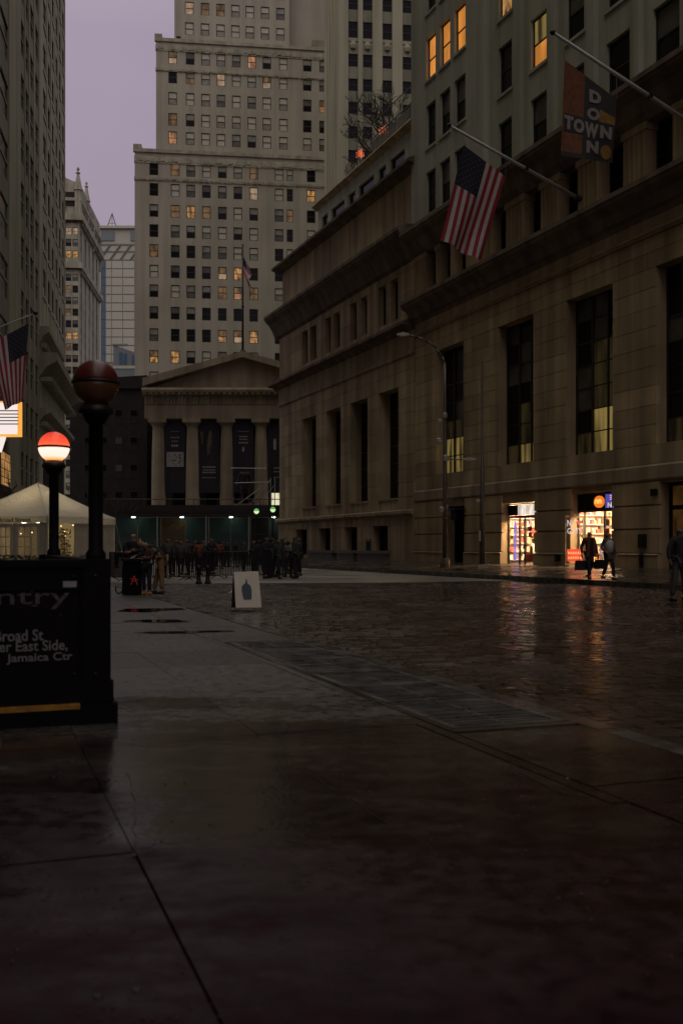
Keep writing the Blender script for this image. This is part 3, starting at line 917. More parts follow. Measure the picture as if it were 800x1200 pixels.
GOODS = ['goods_red', 'goods_tan', 'goods_white', 'goods_blue', 'goods_orange', 'goods_black', 'goods_green']
def shop(op, seed, zt):
    r = random.Random(seed)
    x0, x1, z0, z1 = op
    a, c = x0 - 2.0, x1 + .55
    D0, D1 = .50, 4.4
    b = MB()   # room, faces inward
    b.quad((a, D0, .30), (c, D0, .30), (c, D1, .30), (a, D1, .30))
    b.quad((a, D0, 3.95), (a, D1, 3.95), (c, D1, 3.95), (c, D0, 3.95))
    b.quad((a, D1, .3), (c, D1, .3), (c, D1, 3.95), (a, D1, 3.95))
    b.quad((a, D0, .3), (a, D1, .3), (a, D1, 3.95), (a, D0, 3.95))
    b.quad((c, D0, .3), (c, D0, 3.95), (c, D1, 3.95), (c, D1, .3))
    room = b.build('shop_interior', 'shop_white', A)
    b = MB(); b.box(a, c, .475, .495, 3.7, 3.95); b.box(a, x0 - .01, .475, .495, .3, 3.7); b.box(x1 + .01, c, .475, .495, .3, 3.7); b.build('shop_partition', 'limestone_base', room)
    for k in range(2):
        b = MB(); yy = 1.0 + 1.6 * k; b.box(x0 - .9, x1 - .1, yy, yy + .35, 3.86, 3.92); b.build('ceiling_light', 'shop_light', room)
    # shelves along the back and the far side, with goods
    for k in range(6):
        z = .5 + .48 * k
        b = MB(); b.box(a + .1, c - .1, D1 - .45, D1 - .02, z, z + .03); b.box(c - .42, c - .02, 1.0, D1 - .46, z, z + .03); b.box(a + .02, a + .3, .6, D1 - .46, z, z + .03)
        b.build('shelf', 'shop_white', room)
    b = MB()
    for k in range(6):
        z = .53 + .48 * k
        x = a + .15
        while x < c - .3:
            w = r.uniform(.07, .24); b.cur = r.randrange(7); hh = r.uniform(.12, .4)
            b.box(x, x + w, D1 - .43 + r.uniform(0, .1), D1 - .06, z, z + hh); x += w + r.uniform(.01, .07)
        y = .75
        while y < D1 - .7:
            w = r.uniform(.07, .22); hh = r.uniform(.12, .4)
            b.cur = r.randrange(7); b.box(c - .4 + r.uniform(0, .1), c - .04, y, y + w, z, z + hh)
            b.cur = r.randrange(7); b.box(a + .04, a + .28 - r.uniform(0, .1), y, y + w, z, z + r.uniform(.12, .4)); y += w + r.uniform(.01, .06)
    # a rack of shirts and a counter display in the middle of the floor
    for k in range(9):
        b.cur = r.choice([0, 2, 2, 4, 1, 3]); xx = x0 - 1.2 + (x1 - x0 + .9) * k / 9
        b.box(xx, xx + .13, 2.6 + r.uniform(-.1, .1), 3.1, .55 + r.uniform(0, .1), 1.55 + r.uniform(-.1, .1))
    b.build('merchandise', GOODS, room, kind='stuff')
    return room

r1 = shop(s1, 5, 2.92)
r2 = shop(s2, 9, 2.95)

# first shop: transom sign, violet tube, glazed door
x0, x1 = s1[0], s1[1]
b = MB()
Y = .36
L = x1 - x0
xv = x0 + 1.1; xd0 = x0 + 1.62
b.box(x0, x0 + .06, Y, Y + .1, .3, 3.66); b.box(x1 - .06, x1, Y, Y + .1, .3, 3.66)
b.box(x0 + .06, x1 - .06, Y, Y + .1, 2.86, 2.98); b.box(x0 + .06, x1 - .06, Y, Y + .1, 3.6, 3.66)
b.box(xv, xv + .1, Y, Y + .1, .3, 2.86); b.box(xd0, xd0 + .1, Y, Y + .1, .3, 2.86); b.box(x1 - .4, x1 - .33, Y, Y + .1, .3, 2.86)
sf = b.build('shopfront', 'window_frame_brown', A)
for p, q in ((x0 + .06, xv), (xv + .1, xd0), (xd0 + .1, x1 - .4), (x1 - .33, x1 - .06)):
    b = MB(); b.box(p, q, Y + .04, Y + .055, .32, 2.86); b.build('pane', 'shop_glass', sf)
b = MB(); b.box(x0 + .95, x1 - .08, Y + .03, Y + .07, 3.0, 3.58); b.build('transom_sign', 'sign_white', sf)
b = MB(); b.box(x0 + .06, x0 + .94, Y + .03, Y + .07, 3.0, 3.58); b.build('transom_panel', 'glass_dark', sf)
for k in range(2):
    b = MB(); b.tube((x0 + .72 + .12 * k, Y - .03, .5), (x0 + .72 + .12 * k, Y - .03, 2.7), .035); b.build('neon_tube', 'neon_violet', sf)
b = MB()
for sx in (-1, 1):
    for q in range(10):
        pass
# red heart hung in the door, and printed posters below
def heart(parent, cx, y, cz, s, mat):
    pts = []
    for k in range(28):
        t = 2 * math.pi * k / 28
        pts.append((cx + s * 16 * math.sin(t) ** 3 / 16, cz + s * (13 * math.cos(t) - 5 * math.cos(2 * t) - 2 * math.cos(3 * t) - math.cos(4 * t)) / 16))
    m = MB(); n = len(pts)
    m.v += [(x, y, z) for x, z in pts] + [(x, y + .02, z) for x, z in pts]
    m.face(*range(n)); m.face(*[n + i for i in reversed(range(n))])
    for i in range(n):
        j = (i + 1) % n; m.face(i, n + i, n + j, j)
    return m.build('heart', mat, parent)
heart(sf, xd0 + .55, Y + .02, 2.25, .2, 'red_paint')
rr = random.Random(2)
for k in range(7):
    xx = rr.uniform(xd0 + .12, x1 - .75); zz = rr.uniform(.5, 1.9)
    b = MB(); b.box(xx, xx + rr.uniform(.2, .34), Y + .025, Y + .035, zz, zz + rr.uniform(.18, .34)); b.build('poster', rr.choice(['goods_tan', 'goods_red', 'goods_white', 'goods_orange']), sf)
b = MB(); b.box(xd0 + .15, x1 - .45, Y + .02, Y + .03, .45, .85); b.build('poster', 'goods_red', sf)

# second shop: open door leaf with printing, bright signs in the transom
x0, x1 = s2[0], s2[1]
b = MB()
zt = 2.98
b.box(x0, x0 + .07, Y, Y + .1, .3, 3.9); b.box(x0 + .5, x0 + .57, Y - .003, Y + .103, .3, 3.0); b.box(x1 - .07, x1, Y, Y + .1, .3, 3.9)
b.box(x0 + .07, x1 - .07, Y, Y + .1, zt, zt + .12); b.box(x0 + .07, x1 - .07, Y, Y + .1, 3.82, 3.9)
xm = x0 + (x1 - x0) * .64
b.box(xm, xm + .09, Y, Y + .1, .3, zt)
sf2 = b.build('shopfront', 'window_frame_brown', A)
b = MB(); b.box(xm + .09, x1 - .07, Y + .04, Y + .055, .32, zt); b.build('pane', 'shop_glass', sf2)
b = MB(); b.box(x0 + .07, x1 - .07, Y + .05, Y + .08, zt + .12, 3.82); b.build('transom_panel', 'glass_dark', sf2)
cx = x0 + (x1 - x0) * .53
pts = [(cx + .38 * math.cos(t * math.pi / 12), 3.46 + .29 * math.sin(t * math.pi / 12)) for t in range(24)]
m = MB(); n = 24
m.v += [(x, Y - .03, z) for x, z in pts] + [(x, Y + .045, z) for x, z in pts]
m.face(*range(n)); [m.face(i, n + i, n + (i + 1) % n, (i + 1) % n) for i in range(n)]
m.build('sign', 'sign_orange', sf2)
for s in (-1, 1):
    m = MB(); m.path([(cx + s * .13 + .10 * math.cos(t), Y - .05, 3.37 + .19 * math.sin(t)) for t in [math.pi * k / 8 for k in range(9)]], .035, 6); m.build('sign_letter', 'sign_yellow', sf2)
p, q = x0 + (x1 - x0) * .69, x1 - .12
b = MB(); b.box(p, q, Y - .02, Y + .045, zt + .16, 3.80); sb = b.build('sign', 'sign_blue', sf2)
for k in range(3):
    b = MB(); b.box(p + .35, q - .06, Y - .03, Y - .022, 3.52 + .09 * k, 3.565 + .09 * k); b.build('sign_stripe', 'sign_pink', sf2)
text_obj('lettering', 'NY', sf2, (p + .18, Y - .025, 3.16), .6, .24, 'sign_white', bold=.02)
# the leaf stands open at a right angle to the wall
hx = x0 + .55
dr = MB()
dr.box(hx - .05, hx, -.78, .34, .36, .44); dr.box(hx - .05, hx, -.78, .34, 2.72, 2.82); dr.box(hx - .05, hx, -.78, -.72, .44, 2.72); dr.box(hx - .05, hx, .28, .34, .44, 2.72)
leaf = dr.build('open_door', 'pole_metal', sf2)
for parent, nm, s, y0, y1, z0, z1, mat in ((sf2, 'lettering', 'NY', -.68, -.22, 2.28, 2.6, 'vinyl_letters_glow'), (sf2, 'lettering', 'GIFTS', -.68, .16, 1.9, 2.2, 'vinyl_letters_glow')):
    text_obj(nm, s, parent, (hx + .012, y1, z0), y1 - y0, z1 - z0, mat, bold=.02, rot=(math.pi / 2, 0, -math.pi / 2)) if False else \
    text_obj(nm, s, parent, (hx + .02, y0, z0), y1 - y0, z1 - z0, mat, bold=.02, rot=(math.pi / 2, 0, math.pi / 2))
hm = heart(sf2, 0, 0, 0, .16, 'vinyl_heart_glow'); hm.rotation_euler = (0, 0, math.pi / 2); hm.location = (hx + .03, .02, 2.46)
b = MB(); b.box(hx - .03, hx - .02, -.72, .28, .44, 2.72); b.build('pane', 'shop_glass', sf2)
b = MB(); b.box(hx + .0, hx + .012, -.68, .24, .55, 1.15); b.build('poster', 'red_paint', sf2)
for k in range(2):
    b = MB()
    for q in range(6): b.box(hx + .013, hx + .018, -.63 + .14 * q, -.54 + .14 * q, .66 + .24 * k, .78 + .24 * k)
    b.build('lettering', 'goods_tan', sf2)
rr = random.Random(21)
for k in range(5):
    zz = .5 + .45 * k
    b = MB(); b.box(xm + .12, xm + .42, Y + .02, Y + .03, zz, zz + .3); b.build('poster', rr.choice(['goods_white', 'goods_orange', 'goods_red', 'goods_tan']), sf2)

# entrance door at the left end, unlit
x0, x1 = door[0], door[1]
b = MB(); b.box(x0, x0 + .12, .5, .62, .3, 3.73); b.box(x1 - .12, x1, .5, .62, .3, 3.73); b.box(x0 + .12, x1 - .12, .5, .62, 2.75, 2.9); b.box(x0 + .12, x1 - .12, .5, .62, 3.63, 3.73); b.box((x0 + x1) / 2 - .05, (x0 + x1) / 2 + .05, .5, .62, .3, 2.75)
dd = b.build('entrance_door', 'bronze_dark', A)
for p, q in ((x0 + .12, (x0 + x1) / 2 - .05), ((x0 + x1) / 2 + .05, x1 - .12)):
    b = MB(); b.box(p, q, .54, .57, .3, 2.75); b.build('pane', 'glass_black', dd)
b = MB(); b.box(x0 + .12, x1 - .12, .54, .57, 2.9, 3.63); b.build('pane', 'glass_black', dd)
b = MB(); b.box(x0 + .2, x1 + .25, -.55, -.1, 3.5, 3.56); b.tube((x0 + 1.3, -.3, 3.5), (x0 + 1.3, -.3, 2.9), .2, .28, 10); b.build('wall_lantern', 'bronze_dark', A)
# last bay: dim doorway
x0, x1 = s3[0], s3[1]
b = MB(); b.box(x0, x0 + .15, .5, .6, .3, 4.05); b.box(x0 + .15, x1, .5, .6, 2.9, 3.1); b.box(x0 + .15, x1, .5, .6, 3.95, 4.05)
dd = b.build('entrance_door', 'bronze_dark', A)
glow('lit_brown', (1.0, .45, .10), .035, 1, 2, .3)
b = MB(); b.box(x0 + .15, x1, .55, .58, .3, 2.9); b.build('pane', 'lit_brown', dd)
b = MB(); b.box(x0 + .15, x1, .55, .58, 3.1, 3.95); b.build('pane', 'lit_brown', dd)
# standpipes and boxes on the base
def wall_box(px, py, w, h, dpt, name, mat='black_metal'):
    x = AF.lx(px, -.1); z = AF.lz(px, py, -.1)
    b = MB(); b.box(x - w / 2, x + w / 2, -.07 - dpt, -.06, z - h / 2, z + h / 2)
    b.box(x - w * .3, x + w * .3, -.1 - dpt, -.07 - dpt, z - h * .3, z + h * .35); b.build(name, mat, A)
wall_box(753, 634, .42, .62, .16, 'junction_box'); wall_box(753, 657, .2, .6, .18, 'standpipe'); wall_box(767, 577, .25, .3, .2, 'wall_lamp'); wall_box(655, 654, .4, .35, .2, 'standpipe', 'bronze_dark'); wall_box(700, 662, .35, .3, .2, 'standpipe', 'bronze_dark')

# ------------------------------------------------------------------ far block on the corner
t1 = Frame(*RF.world(LXW + .06, 0)[:2], R(22.36 - 90))
xb = t1.lx(327.5)
BF = Frame(*t1.world(xb, 0)[:2], R(22.36 - 90))
B = BF.thing('corner_building', 'low stone corner building with four narrow tall windows and deep cornices', 'building')
XB = BF.lx(486.3)
bs = lambda a, c: (BF.lx(a), BF.lx(c))
tall = [(*bs(a, c), 4.65, 12.25) for a, c in ((354.7, 370.3), (381.9, 399), (410.6, 430.6), (443.8, 466.6))]
pairs = [(*bs(a, c), 17.0, 19.85) for a, c in ((353.8, 360.5), (363.6, 370.4), (380.7, 387.5), (390.6, 398), (410, 417.6), (422, 430), (443, 452), (457, 466))]
bas = [(*bs(a, c), .55, 2.75) for a, c in ((348, 361), (375, 388.6), (405, 420), (437.7, 456))]
b = MB(); wall_mb(b, 0, XB, 0, 20.4, [(o[0] - e, o[1] + e, o[2] - e, o[3] + e) for o in tall + pairs + bas], 1.15, y=.03)
b.box(.0, .05, .03, 18, 0, 20.9)
b.build('wall', 'limestone_corner', B)
cz = [4.65 + 7.6 / 8 * k for k in range(9)]
blocks(B, 0, XB, [(3.8, 4.65)] + list(zip(cz[:-1], cz[1:])) + [(12.25, 13.2), (13.2, 14.1)], tall, 2.6, 'limestone_corner', proud=.012, gap=.028)
blocks(B, 0, XB, [(.0, .55), (.55, 1.65), (1.65, 2.75), (2.75, 3.3)], bas, 3.2, 'limestone_corner', proud=.006, y=-.12, thick=.34)
blocks(B, 0, XB, [(16.4, 17.0), (17.0, 18.42), (18.42, 19.85), (19.85, 20.4)], pairs, 3.4, 'limestone_corner', proud=.004)
for o in tall:
    b = MB(); b.box(o[0], o[1], .9, 1.0, o[2], o[3])
    w = b.build('tall_window', 'window_frame_brown', B)
    n = 6
    for k in range(n):
        hgt = (o[3] - o[2]) / n
        for i in range(2):
            ww = (o[1] - o[0]) / 2
            link('pane', pane_mesh(ww - .12, hgt - .1, 'glass_black'), w, (o[0] + i * ww + .06, .885, o[2] + k * hgt + .05))
    b = MB(); b.box(o[0] - .1, o[1] + .1, -.07, .5, o[2] - .16, o[2] - .01); b.build('sill', 'trim_stone', B)
for o in pairs: sash_window(B, o[0], o[1], o[2], o[3], .45, ('glass_black', 'glass_dark'))
for o in bas: sash_window(B, o[0], o[1], o[2], o[3], .5, ('glass_black', 'glass_black'), t=.1)
trim(B, 'water_table', 'trim_stone', -.3, XB, [(-.14, 3.3), (.2, 3.3), (.2, 3.79), (-.1, 3.79), (-.34, 3.7), (-.34, 3.5), (-.2, 3.4)])
trim(B, 'entablature', 'trim_stone', -.1, XB, [(-.05, 14.12), (.2, 14.12), (.2, 15.7), (-.05, 15.7), (-.05, 14.5), (-.14, 14.45), (-.14, 14.2)])
trim(B, 'lower_cornice', 'cornice_shaded_stone', -.9, XB, [(-.05, 15.7), (.2, 15.7), (.2, 16.4), (-.3, 16.4), (-.9, 16.25), (-.9, 16.05), (-.8, 16.0), (-.4, 15.95)])
trim(B, 'main_cornice', 'cornice_shaded_stone', -.7, XB, [(.0, 20.42), (.4, 20.42), (.4, 22.75), (-.6, 22.7), (-1.3, 22.45), (-1.3, 22.2), (-1.22, 22.16), (-1.16, 22.0), (-.8, 21.7), (-.5, 21.2), (-.25, 20.6)])
b = MB(); b.box(-.7, -.002, .4, 12, 22.0, 22.45); b.box(-.9, -.002, .2, 12, 15.95, 16.25); b.box(-.3, -.002, .2, 12, 3.4, 3.75); b.build('cornice_return', 'cornice_shaded_stone', B)
# blank attic and its cornice
xat = BF.lx(331, .4)
nb = 7
ax = [xat + (XB - xat) * k / nb for k in range(nb + 1)]
for k in range(nb):
    b = MB(); b.box(ax[k] + .01, ax[k + 1] - .01, .4 + .02 * (k % 2), 1.4, 22.0, 26.6); b.build('attic_panel', 'limestone_corner', B)
b = MB(); b.box(xat + .1, XB, .5, 18, 21.5, 26.6); b.build('attic_wall', 'limestone_corner', B)
trim(B, 'attic_cornice', 'cornice_shaded_stone', xat - .6, XB, [(.3, 26.6), (1.5, 26.6), (1.5, 27.3), (0, 27.3), (-.5, 27.1), (-.5, 26.9), (0, 26.75)])
# set-back top storey
SBK = 4.2
xp0 = BF.lx(373, SBK); xp1 = BF.lx(480, SBK) + 3
pw = []
for a, c in ((377, 384), (388, 403.5), (408, 416), (420, 438), (443, 452), (457, 474)):
    pw.append((BF.lx(a, SBK), BF.lx(c, SBK), 29.3, 32.2))
b = MB(); wall_mb(b, xp0, xp1, 26.6, 33.2, pw, .3, y=SBK); b.box(xp0, xp1, SBK + .4, 16, 26.6, 33.2); b.build('penthouse_wall', 'limestone_grey', B)
for o in pw: sash_window(B, o[0], o[1], o[2], o[3], SBK + .2, ('glass_black', 'glass_black'))
trim(B, 'penthouse_cornice', 'trim_stone', xp0 - .5, xp1, [(SBK - .05, 33.2), (SBK + .5, 33.2), (SBK + .5, 33.7), (SBK - .4, 33.7), (SBK - .5, 33.5)])
# roof terrace railing on the right part
xr0 = BF.lx(436, SBK); n = 26
b = MB(); b.box(xr0, xp1, SBK - .2, SBK - .14, 35.0, 35.08); b.box(xr0, xp1, SBK - .2, SBK - .14, 36.3, 36.36); b.build('terrace_rail', 'pole_brown', B)
b = MB(); b.box(0, .05, 0, .04, 0, 1.3); slat = b.mesh('slat', 'pole_brown')
for k in range(n): link('slat', slat, B, (xr0 + (xp1 - xr0) * k / n, SBK - .19, 33.7))
b = MB(); b.box(0, .3, 0, .06, 0, 1.25); pnl = b.mesh('screen_panel', 'limestone_grey')
for k in range(int((xp1 - xr0) / .45)): link('screen_panel', pnl, B, (xr0 + .45 * k, SBK - .05, 33.7))
b = MB(); b.box(.06, XB, 1.3, 18, 0, 20.9); b.build('core', 'limestone_corner', B)
b = MB(); b.box(.06, XB, 2.0, 18, 21, 26.5); b.build('core', 'limestone_corner', B)
# ------------------------------------------------------------------ the stone tower at the end of the street
rd = random.Random(42)
o = P(158, 640, 145)
DF = Frame(o.x, o.y, R(7))
D = DF.thing('stone_tower', 'tall pale stone office tower with setbacks behind the columned temple', 'building')
WW, WH = 1.27, 1.86
def tower_block(px0, pxr, ytop, cols, rows, y, zbot, refpx, narrow=()):
    x0 = DF.lx(px0, y); x1 = DF.lx(pxr, y); zt = DF.lz(px0, ytop, y)
    cs = [(DF.lx(c, y), WW * (.72 if c in narrow else 1)) for c in cols]
    rz = [DF.lz(refpx, r_, y) for r_ in rows]
    ops = [(c - w / 2, c + w / 2, z - WH / 2, z + WH / 2) for c, w in cs for z in rz]
    b = MB(); wall_mb(b, x0, x1, zbot, zt, ops, .22, y=y)
    b.quad((x0, y, zbot), (x0, y, zt), (x0, y + 25, zt), (x0, y + 25, zbot))
    b.quad((x0, y, zt), (x1, y, zt), (x1, y + 25, zt), (x0, y + 25, zt))
    b.build('wall', 'tower_stone', D)
    b = MB(); b.box(x0 + .05, x1, y + .5, y + 25, zbot, zt - .1); b.build('core', 'tower_stone', D)
    return x0, x1, zt, cs, rz
lit_low = {(6, 1): 'lit_pale', (9, 1): 'lit_orange', (2, 2): 'lit_orange', (3, 2): 'lit_dim', (8, 2): 'lit_dim', (0, 4): 'lit_dim', (1, 2): 'lit_dim',
           (4, 5): 'lit_pale', (5, 5): 'lit_orange', (4, 6): 'lit_dim', (5, 6): 'lit_red', (6, 6): 'lit_dim', (4, 8): 'lit_orange', (5, 8): 'lit_pale', (6, 8): 'lit_orange',
           (0, 9): 'lit_orange', (1, 9): 'lit_orange', (9, 8): 'lit_dim'}
lit_mid = {(0, 0): 'lit_pale', (5, 0): 'lit_red', (3, 1): 'lit_pale', (6, 1): 'lit_pale', (0, 3): 'lit_dim', (0, 4): 'lit_red', (9, 2): 'lit_red'}
lit_top = {(0, 2): 'lit_pale', (1, 2): 'lit_dim', (2, 2): 'lit_dim'}
def fill(cs, rz, y, lit, pbright):
    for i, (c, w) in enumerate(cs):
        for j, z in enumerate(rz):
            m = lit.get((i, j))
            if m: ms = (m, m) if rd.random() < .6 else (m, 'lit_dim')
            else:
                q = rd.random(); pb = pbright(i, j)
                if q < pb: ms = ('blind_grey', 'blind_grey') if rd.random() < .5 else ('blind_dim', 'blind_grey')
                elif q < pb + .3: ms = (rd.choice(['glass_dark', 'sash_dim']), 'blind_dim')
                elif q > .955: ms = ('lit_dim', rd.choice(['blind_dim', 'lit_dim']))
                else: ms = ('glass_dark', rd.choice(['glass_dark', 'sash_dim']))
            sash_window(D, c - w / 2, c + w / 2, z - WH / 2, z + WH / 2, y + .09, ms, t=.1)
            o_ = D.children[-1]
def band(x0, x1, z, h, pr, y, name, bumps=True, bottom_only=False):
    b = MB(); b.box(x0 - pr, x1, y - pr, y + .3, z, z + h); o_ = b.build(name, 'tower_trim', D)
    if bumps:
        b = MB(); x = x0
        while x < x1 - .4:
            w = rd.uniform(.25, .6); hh = rd.uniform(.3, .8) * h
            b.box(x, x + w, y - pr - rd.uniform(.05, .16), y - pr + .05, z + (h - hh) / 2, z + (h + hh) / 2); x += w + rd.uniform(.08, .3)
        b.build('relief', 'tower_trim', o_, kind='stuff')
    return o_
lowcols = [180.5, 205.5, 223.8, 242, 260.6, 278.8, 297.3, 327, 339.6, 364.5]
lowrows = [198.2, 222.4, 247, 270.6, 294, 318, 341, 366.6, 392.4, 418, 443, 468, 493]
x0, x1, zt, cs, rz = tower_block(158, 392, 175, lowcols, lowrows, 0.0, 0, 190, (339.6,))
fill(cs, rz, 0.0, lit_low, lambda i, j: (.42 if j < 5 else .2) if 2 < i < 9 else .16)
band(x0, x1, zt - .35, .5, .22, 0, 'parapet_cap', False)
band(x0, x1, zt - 1.9, 1.0, .08, 0, 'carved_band')
band(x0, x1, DF.lz(158, 211, 0), .55, .07, 0, 'carved_band')
b = MB(); b.box(x0 - .2, x0 + 1.0, -.2, 1.2, zt + .15, zt + .75); b.build('parapet_block', 'tower_trim', D)
midcols = [202.5, 223, 241, 259, 277, 295, 312.7, 332, 360, 379]
midrows = [68, 91, 116, 140.5, 162]
x0, x1, zt2, cs, rz = tower_block(183, 392, 45.5, midcols, midrows, 1.4, zt - .5, 215)
fill(cs, rz, 1.4, lit_mid, lambda i, j: .75 if 1 < i < 8 else .3)
band(x0, x1, zt2 - .35, .5, .2, 1.4, 'parapet_cap', False)
band(x0, x1, zt2 - 1.7, .9, .08, 1.4, 'carved_band')
band(x0, x1, DF.lz(183, 83, 1.4), .5, .07, 1.4, 'carved_band')
b = MB(); b.box(x0 - .2, x0 + .9, 1.2, 2.4, zt2 + .15, zt2 + .7); b.build('parapet_block', 'tower_trim', D)
topcols = [222, 240.5, 258.5, 276, 292.8, 310.5, 328.5]
toprows = [-38, -14, 10, 34]
x0, x1, zt3, cs, rz = tower_block(204.5, 339, -120, topcols, toprows, 2.8, zt2 - .5, 230)
fill(cs, rz, 2.8, lit_top, lambda i, j: .75)
xw = DF.lx(392, 4.5)
b = MB(); b.box(x1 - .2, xw, 4.5, 26, zt2 - .5, zt3 - 4); b.build('wall', 'tower_stone', D)
b = MB(); b.box(DF.lx(366, 2), xw, 2.0, 4, zt2 + .15, zt2 + 1.6); b.build('rooftop_shed', 'slender_spandrel', D)
b = MB(); b.box(DF.lx(207, 2.4), DF.lx(212, 2.4), 2.0, 2.7, zt2 + .1, zt2 + .9); b.build('rooftop_shed', 'dark_brick', D)

# ------------------------------------------------------------------ slender tower with ribbed side
o = P(397, 640, 120)
CF = Frame(o.x, o.y, R(7))
C = CF.thing('slender_tower', 'slender ribbed stone tower rising between the stone tower and the right-hand bank', 'building')
cols = [(CF.lx(a), CF.lx(c)) for a, c in ((408, 419.5), (425, 436.5), (448, 459.5), (471.5, 483), (489, 500), (512, 523))]
rw = [(CF.lz(413, c), CF.lz(413, a)) for a, c in ((-33, -18), (-5, 10), (24, 43), (62, 77), (91, 105.5), (118.5, 132.5), (147, 161), (175, 189), (203, 217), (231, 245))]
zc = 85
ops = [(a, c, 0, zc - 2) for a, c in cols]
XC = 22
b = MB(); wall_mb(b, 0, XC, 0, zc, ops, .35); b.build('wall', 'slender_stone', C)
b = MB(); b.box(.1, XC, .7, 17, 0, zc); b.build('core', 'slender_stone', C)
zsp0, zsp1 = CF.lz(413, 61), CF.lz(413, 44.5)
for a, c in cols:
    zz = sorted(rw)
    prev = 0
    for lo, hi in zz:
        b = MB(); b.box(a, c, .2, .6, prev, lo - .02)
        if abs(prev - max(h for l, h in zz if h <= lo + .01)) < .01 if prev else False: pass
        b.build('spandrel', 'slender_stone' if abs((lo + prev) / 2 - (zsp0 + zsp1) / 2) < 1.2 else 'slender_spandrel', C)
        k = (hash((round(a * 7), round(lo * 3))) % 5)
        sash_window(C, a, c, lo, hi, .3, ('glass_dark', 'glass_dark' if k else 'blind_dim'), t=.07)
        prev = hi
    b = MB(); b.box(a, c, .2, .6, prev, zc - 2); b.build('spandrel', 'slender_spandrel', C)
for a, c in cols:
    b = MB(); m_ = (a + c) / 2; zz_ = (zsp0 + zsp1) / 2
    b.lathe([(.32, -.4), (.42, 0), (.3, .45)], (m_, .12, zz_), 8); b.box(a + .05, c - .05, .1, .2, zsp1 - .3, zsp1 - .1); b.build('ornament', 'slender_stone', C)
so = CF.world(0, 17)
CS = Frame(so.x, so.y, R(7 - 90))
sp_ = [(CS.lx(a), CS.lx(c)) for a, c in ((383.4, 384.6), (386.6, 387.8), (389.8, 391), (392.8, 394))]
sd = thing('x', None, None)  # temporary frame for the side
bpy.data.objects.remove(sd)
b = MB()
n0 = len(b.v)
wall_mb(b, 0, 17, 0, zc, [(a, c, 0, zc - 3) for a, c in sp_], .45)
# move into the tower's own frame: side x -> 17 - y, side y -> x
b.v = [(v[1], 17 - v[0], v[2]) for v in b.v]
b.build('side_wall', 'slender_stone', C)
for a, c in sp_:
    b = MB(); b.box(.35, .5, 17 - c, 17 - a, 0, zc - 3); st = b.build('window_strip', 'glass_dark', C)
    z = 6
    b = MB(); b.box(.25, .36, 17 - c, 17 - a, 0, 1.5); me = b.mesh('spandrel', 'slender_spandrel')
    while z < 80:
        link('spandrel', me, st, (0, 0, z)); z += 2.95

# ------------------------------------------------------------------ columned temple front
o = P(285, 640, 110)
E = thing('temple_building', 'dark columned temple front with low pediment at the end of the street', 'building', (o.x, 110, 0))
ZB, ZT = 5.7, 15.4
HW = 10.9
for k in range(6):
    cx_ = -9.5 + 3.8 * k
    b = MB(); n = 24
    prof = [(.80, ZB), (.80, ZB + .25), (.79, ZB + 3), (.74, ZB + 6), (.66, ZT - 1.1), (.64, ZT - .95), (.68, ZT - .9), (.66, ZT - .8), (.90, ZT - .5), (.94, ZT - .42)]
    b.lathe(prof, (cx_, .9, 0), n)
    # flutes: pull every other vertex in
    for i, v in enumerate(b.v):
        if i % 2 and v[2] < ZT - 1:
            dx, dy = v[0] - cx_, v[1] - .9
            b.v[i] = (cx_ + dx * .94, .9 + dy * .94, v[2])
    co = b.build('column', 'temple_stone', E)
    b = MB(); b.box(cx_ - 1.0, cx_ + 1.0, -.1, 1.9, ZT - .42, ZT); b.build('abacus', 'temple_stone', co)
b = MB(); b.box(-HW, HW, -.05, 3, ZT + .003, 16.85); b.build('architrave', 'temple_stone', E)
b = MB(); b.box(-HW, HW, .05, 3, 16.85, 17.9); b.build('frieze', 'temple_stone', E)
b = MB()
b.box(-.42, .42, -.10, .05, 16.9, 17.88)
tri = MB()
for q in (-.32, 0, .32): tri.box(q - .11, q + .11, -.12, .06, 16.95, 17.86)
tme = tri.mesh('triglyph', 'temple_stone')
x = -HW + .5
while x < HW - .3:
    link('triglyph', tme, E, (x, 0, 0)); x += 1.24
b = MB(); b.sweep_x(-HW - .15, HW + .15, [(-.8, 18.2), (0, 17.9), (3, 17.9), (3, 18.7), (-.8, 18.7), (-.9, 18.45)]); b.build('cornice', 'temple_stone', E)
dent = MB(); dent.box(0, .25, -.75, -.5, 18.0, 18.22); dm = dent.mesh('mutule', 'temple_stone')
x = -HW + .1
while x < HW - .3: link('mutule', dm, E, (x, 0, 0)); x += .62
# pediment with recessed tympanum and raking cornices
ap = 22.75; he = 20.1
b = MB(); b.poly([(-HW, .3, 18.7), (HW, .3, 18.7), (0, .3, ap - .6)]); b.build('tympanum', 'temple_stone', E)
for s in (-1, 1):
    b = MB()
    a0 = (s * (HW + .05), 19.25); a1 = (0, ap - .55)
    pts = []
    for y in (-.85, 2.0):
        pts += [(a0[0], y, a0[1] - .35), (a1[0], y, a1[1] - .15), (a1[0], y, a1[1] + .5), (a0[0], y, a0[1] + .5)]
    b.hexa([pts[0], pts[1], pts[5], pts[4], pts[3], pts[2], pts[6], pts[7]]); b.build('raking_cornice', 'temple_stone', E)
    b = MB(); b.quad((s * (HW + .1), 1.9, 19.75), (0, 1.9, ap), (0, 36, ap), (s * (HW + .1), 36, 19.75)); b.build('roof', 'slate_roof', E)
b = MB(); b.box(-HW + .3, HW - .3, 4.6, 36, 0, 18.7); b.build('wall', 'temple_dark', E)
for k in range(5):
    cx_ = -7.6 + 3.8 * k
    b = MB(); b.box(cx_ - .9, cx_ + .9, 4.5, 4.6, ZB, ZB + 4.6); dd = b.build('doorway', 'black_paint', E)
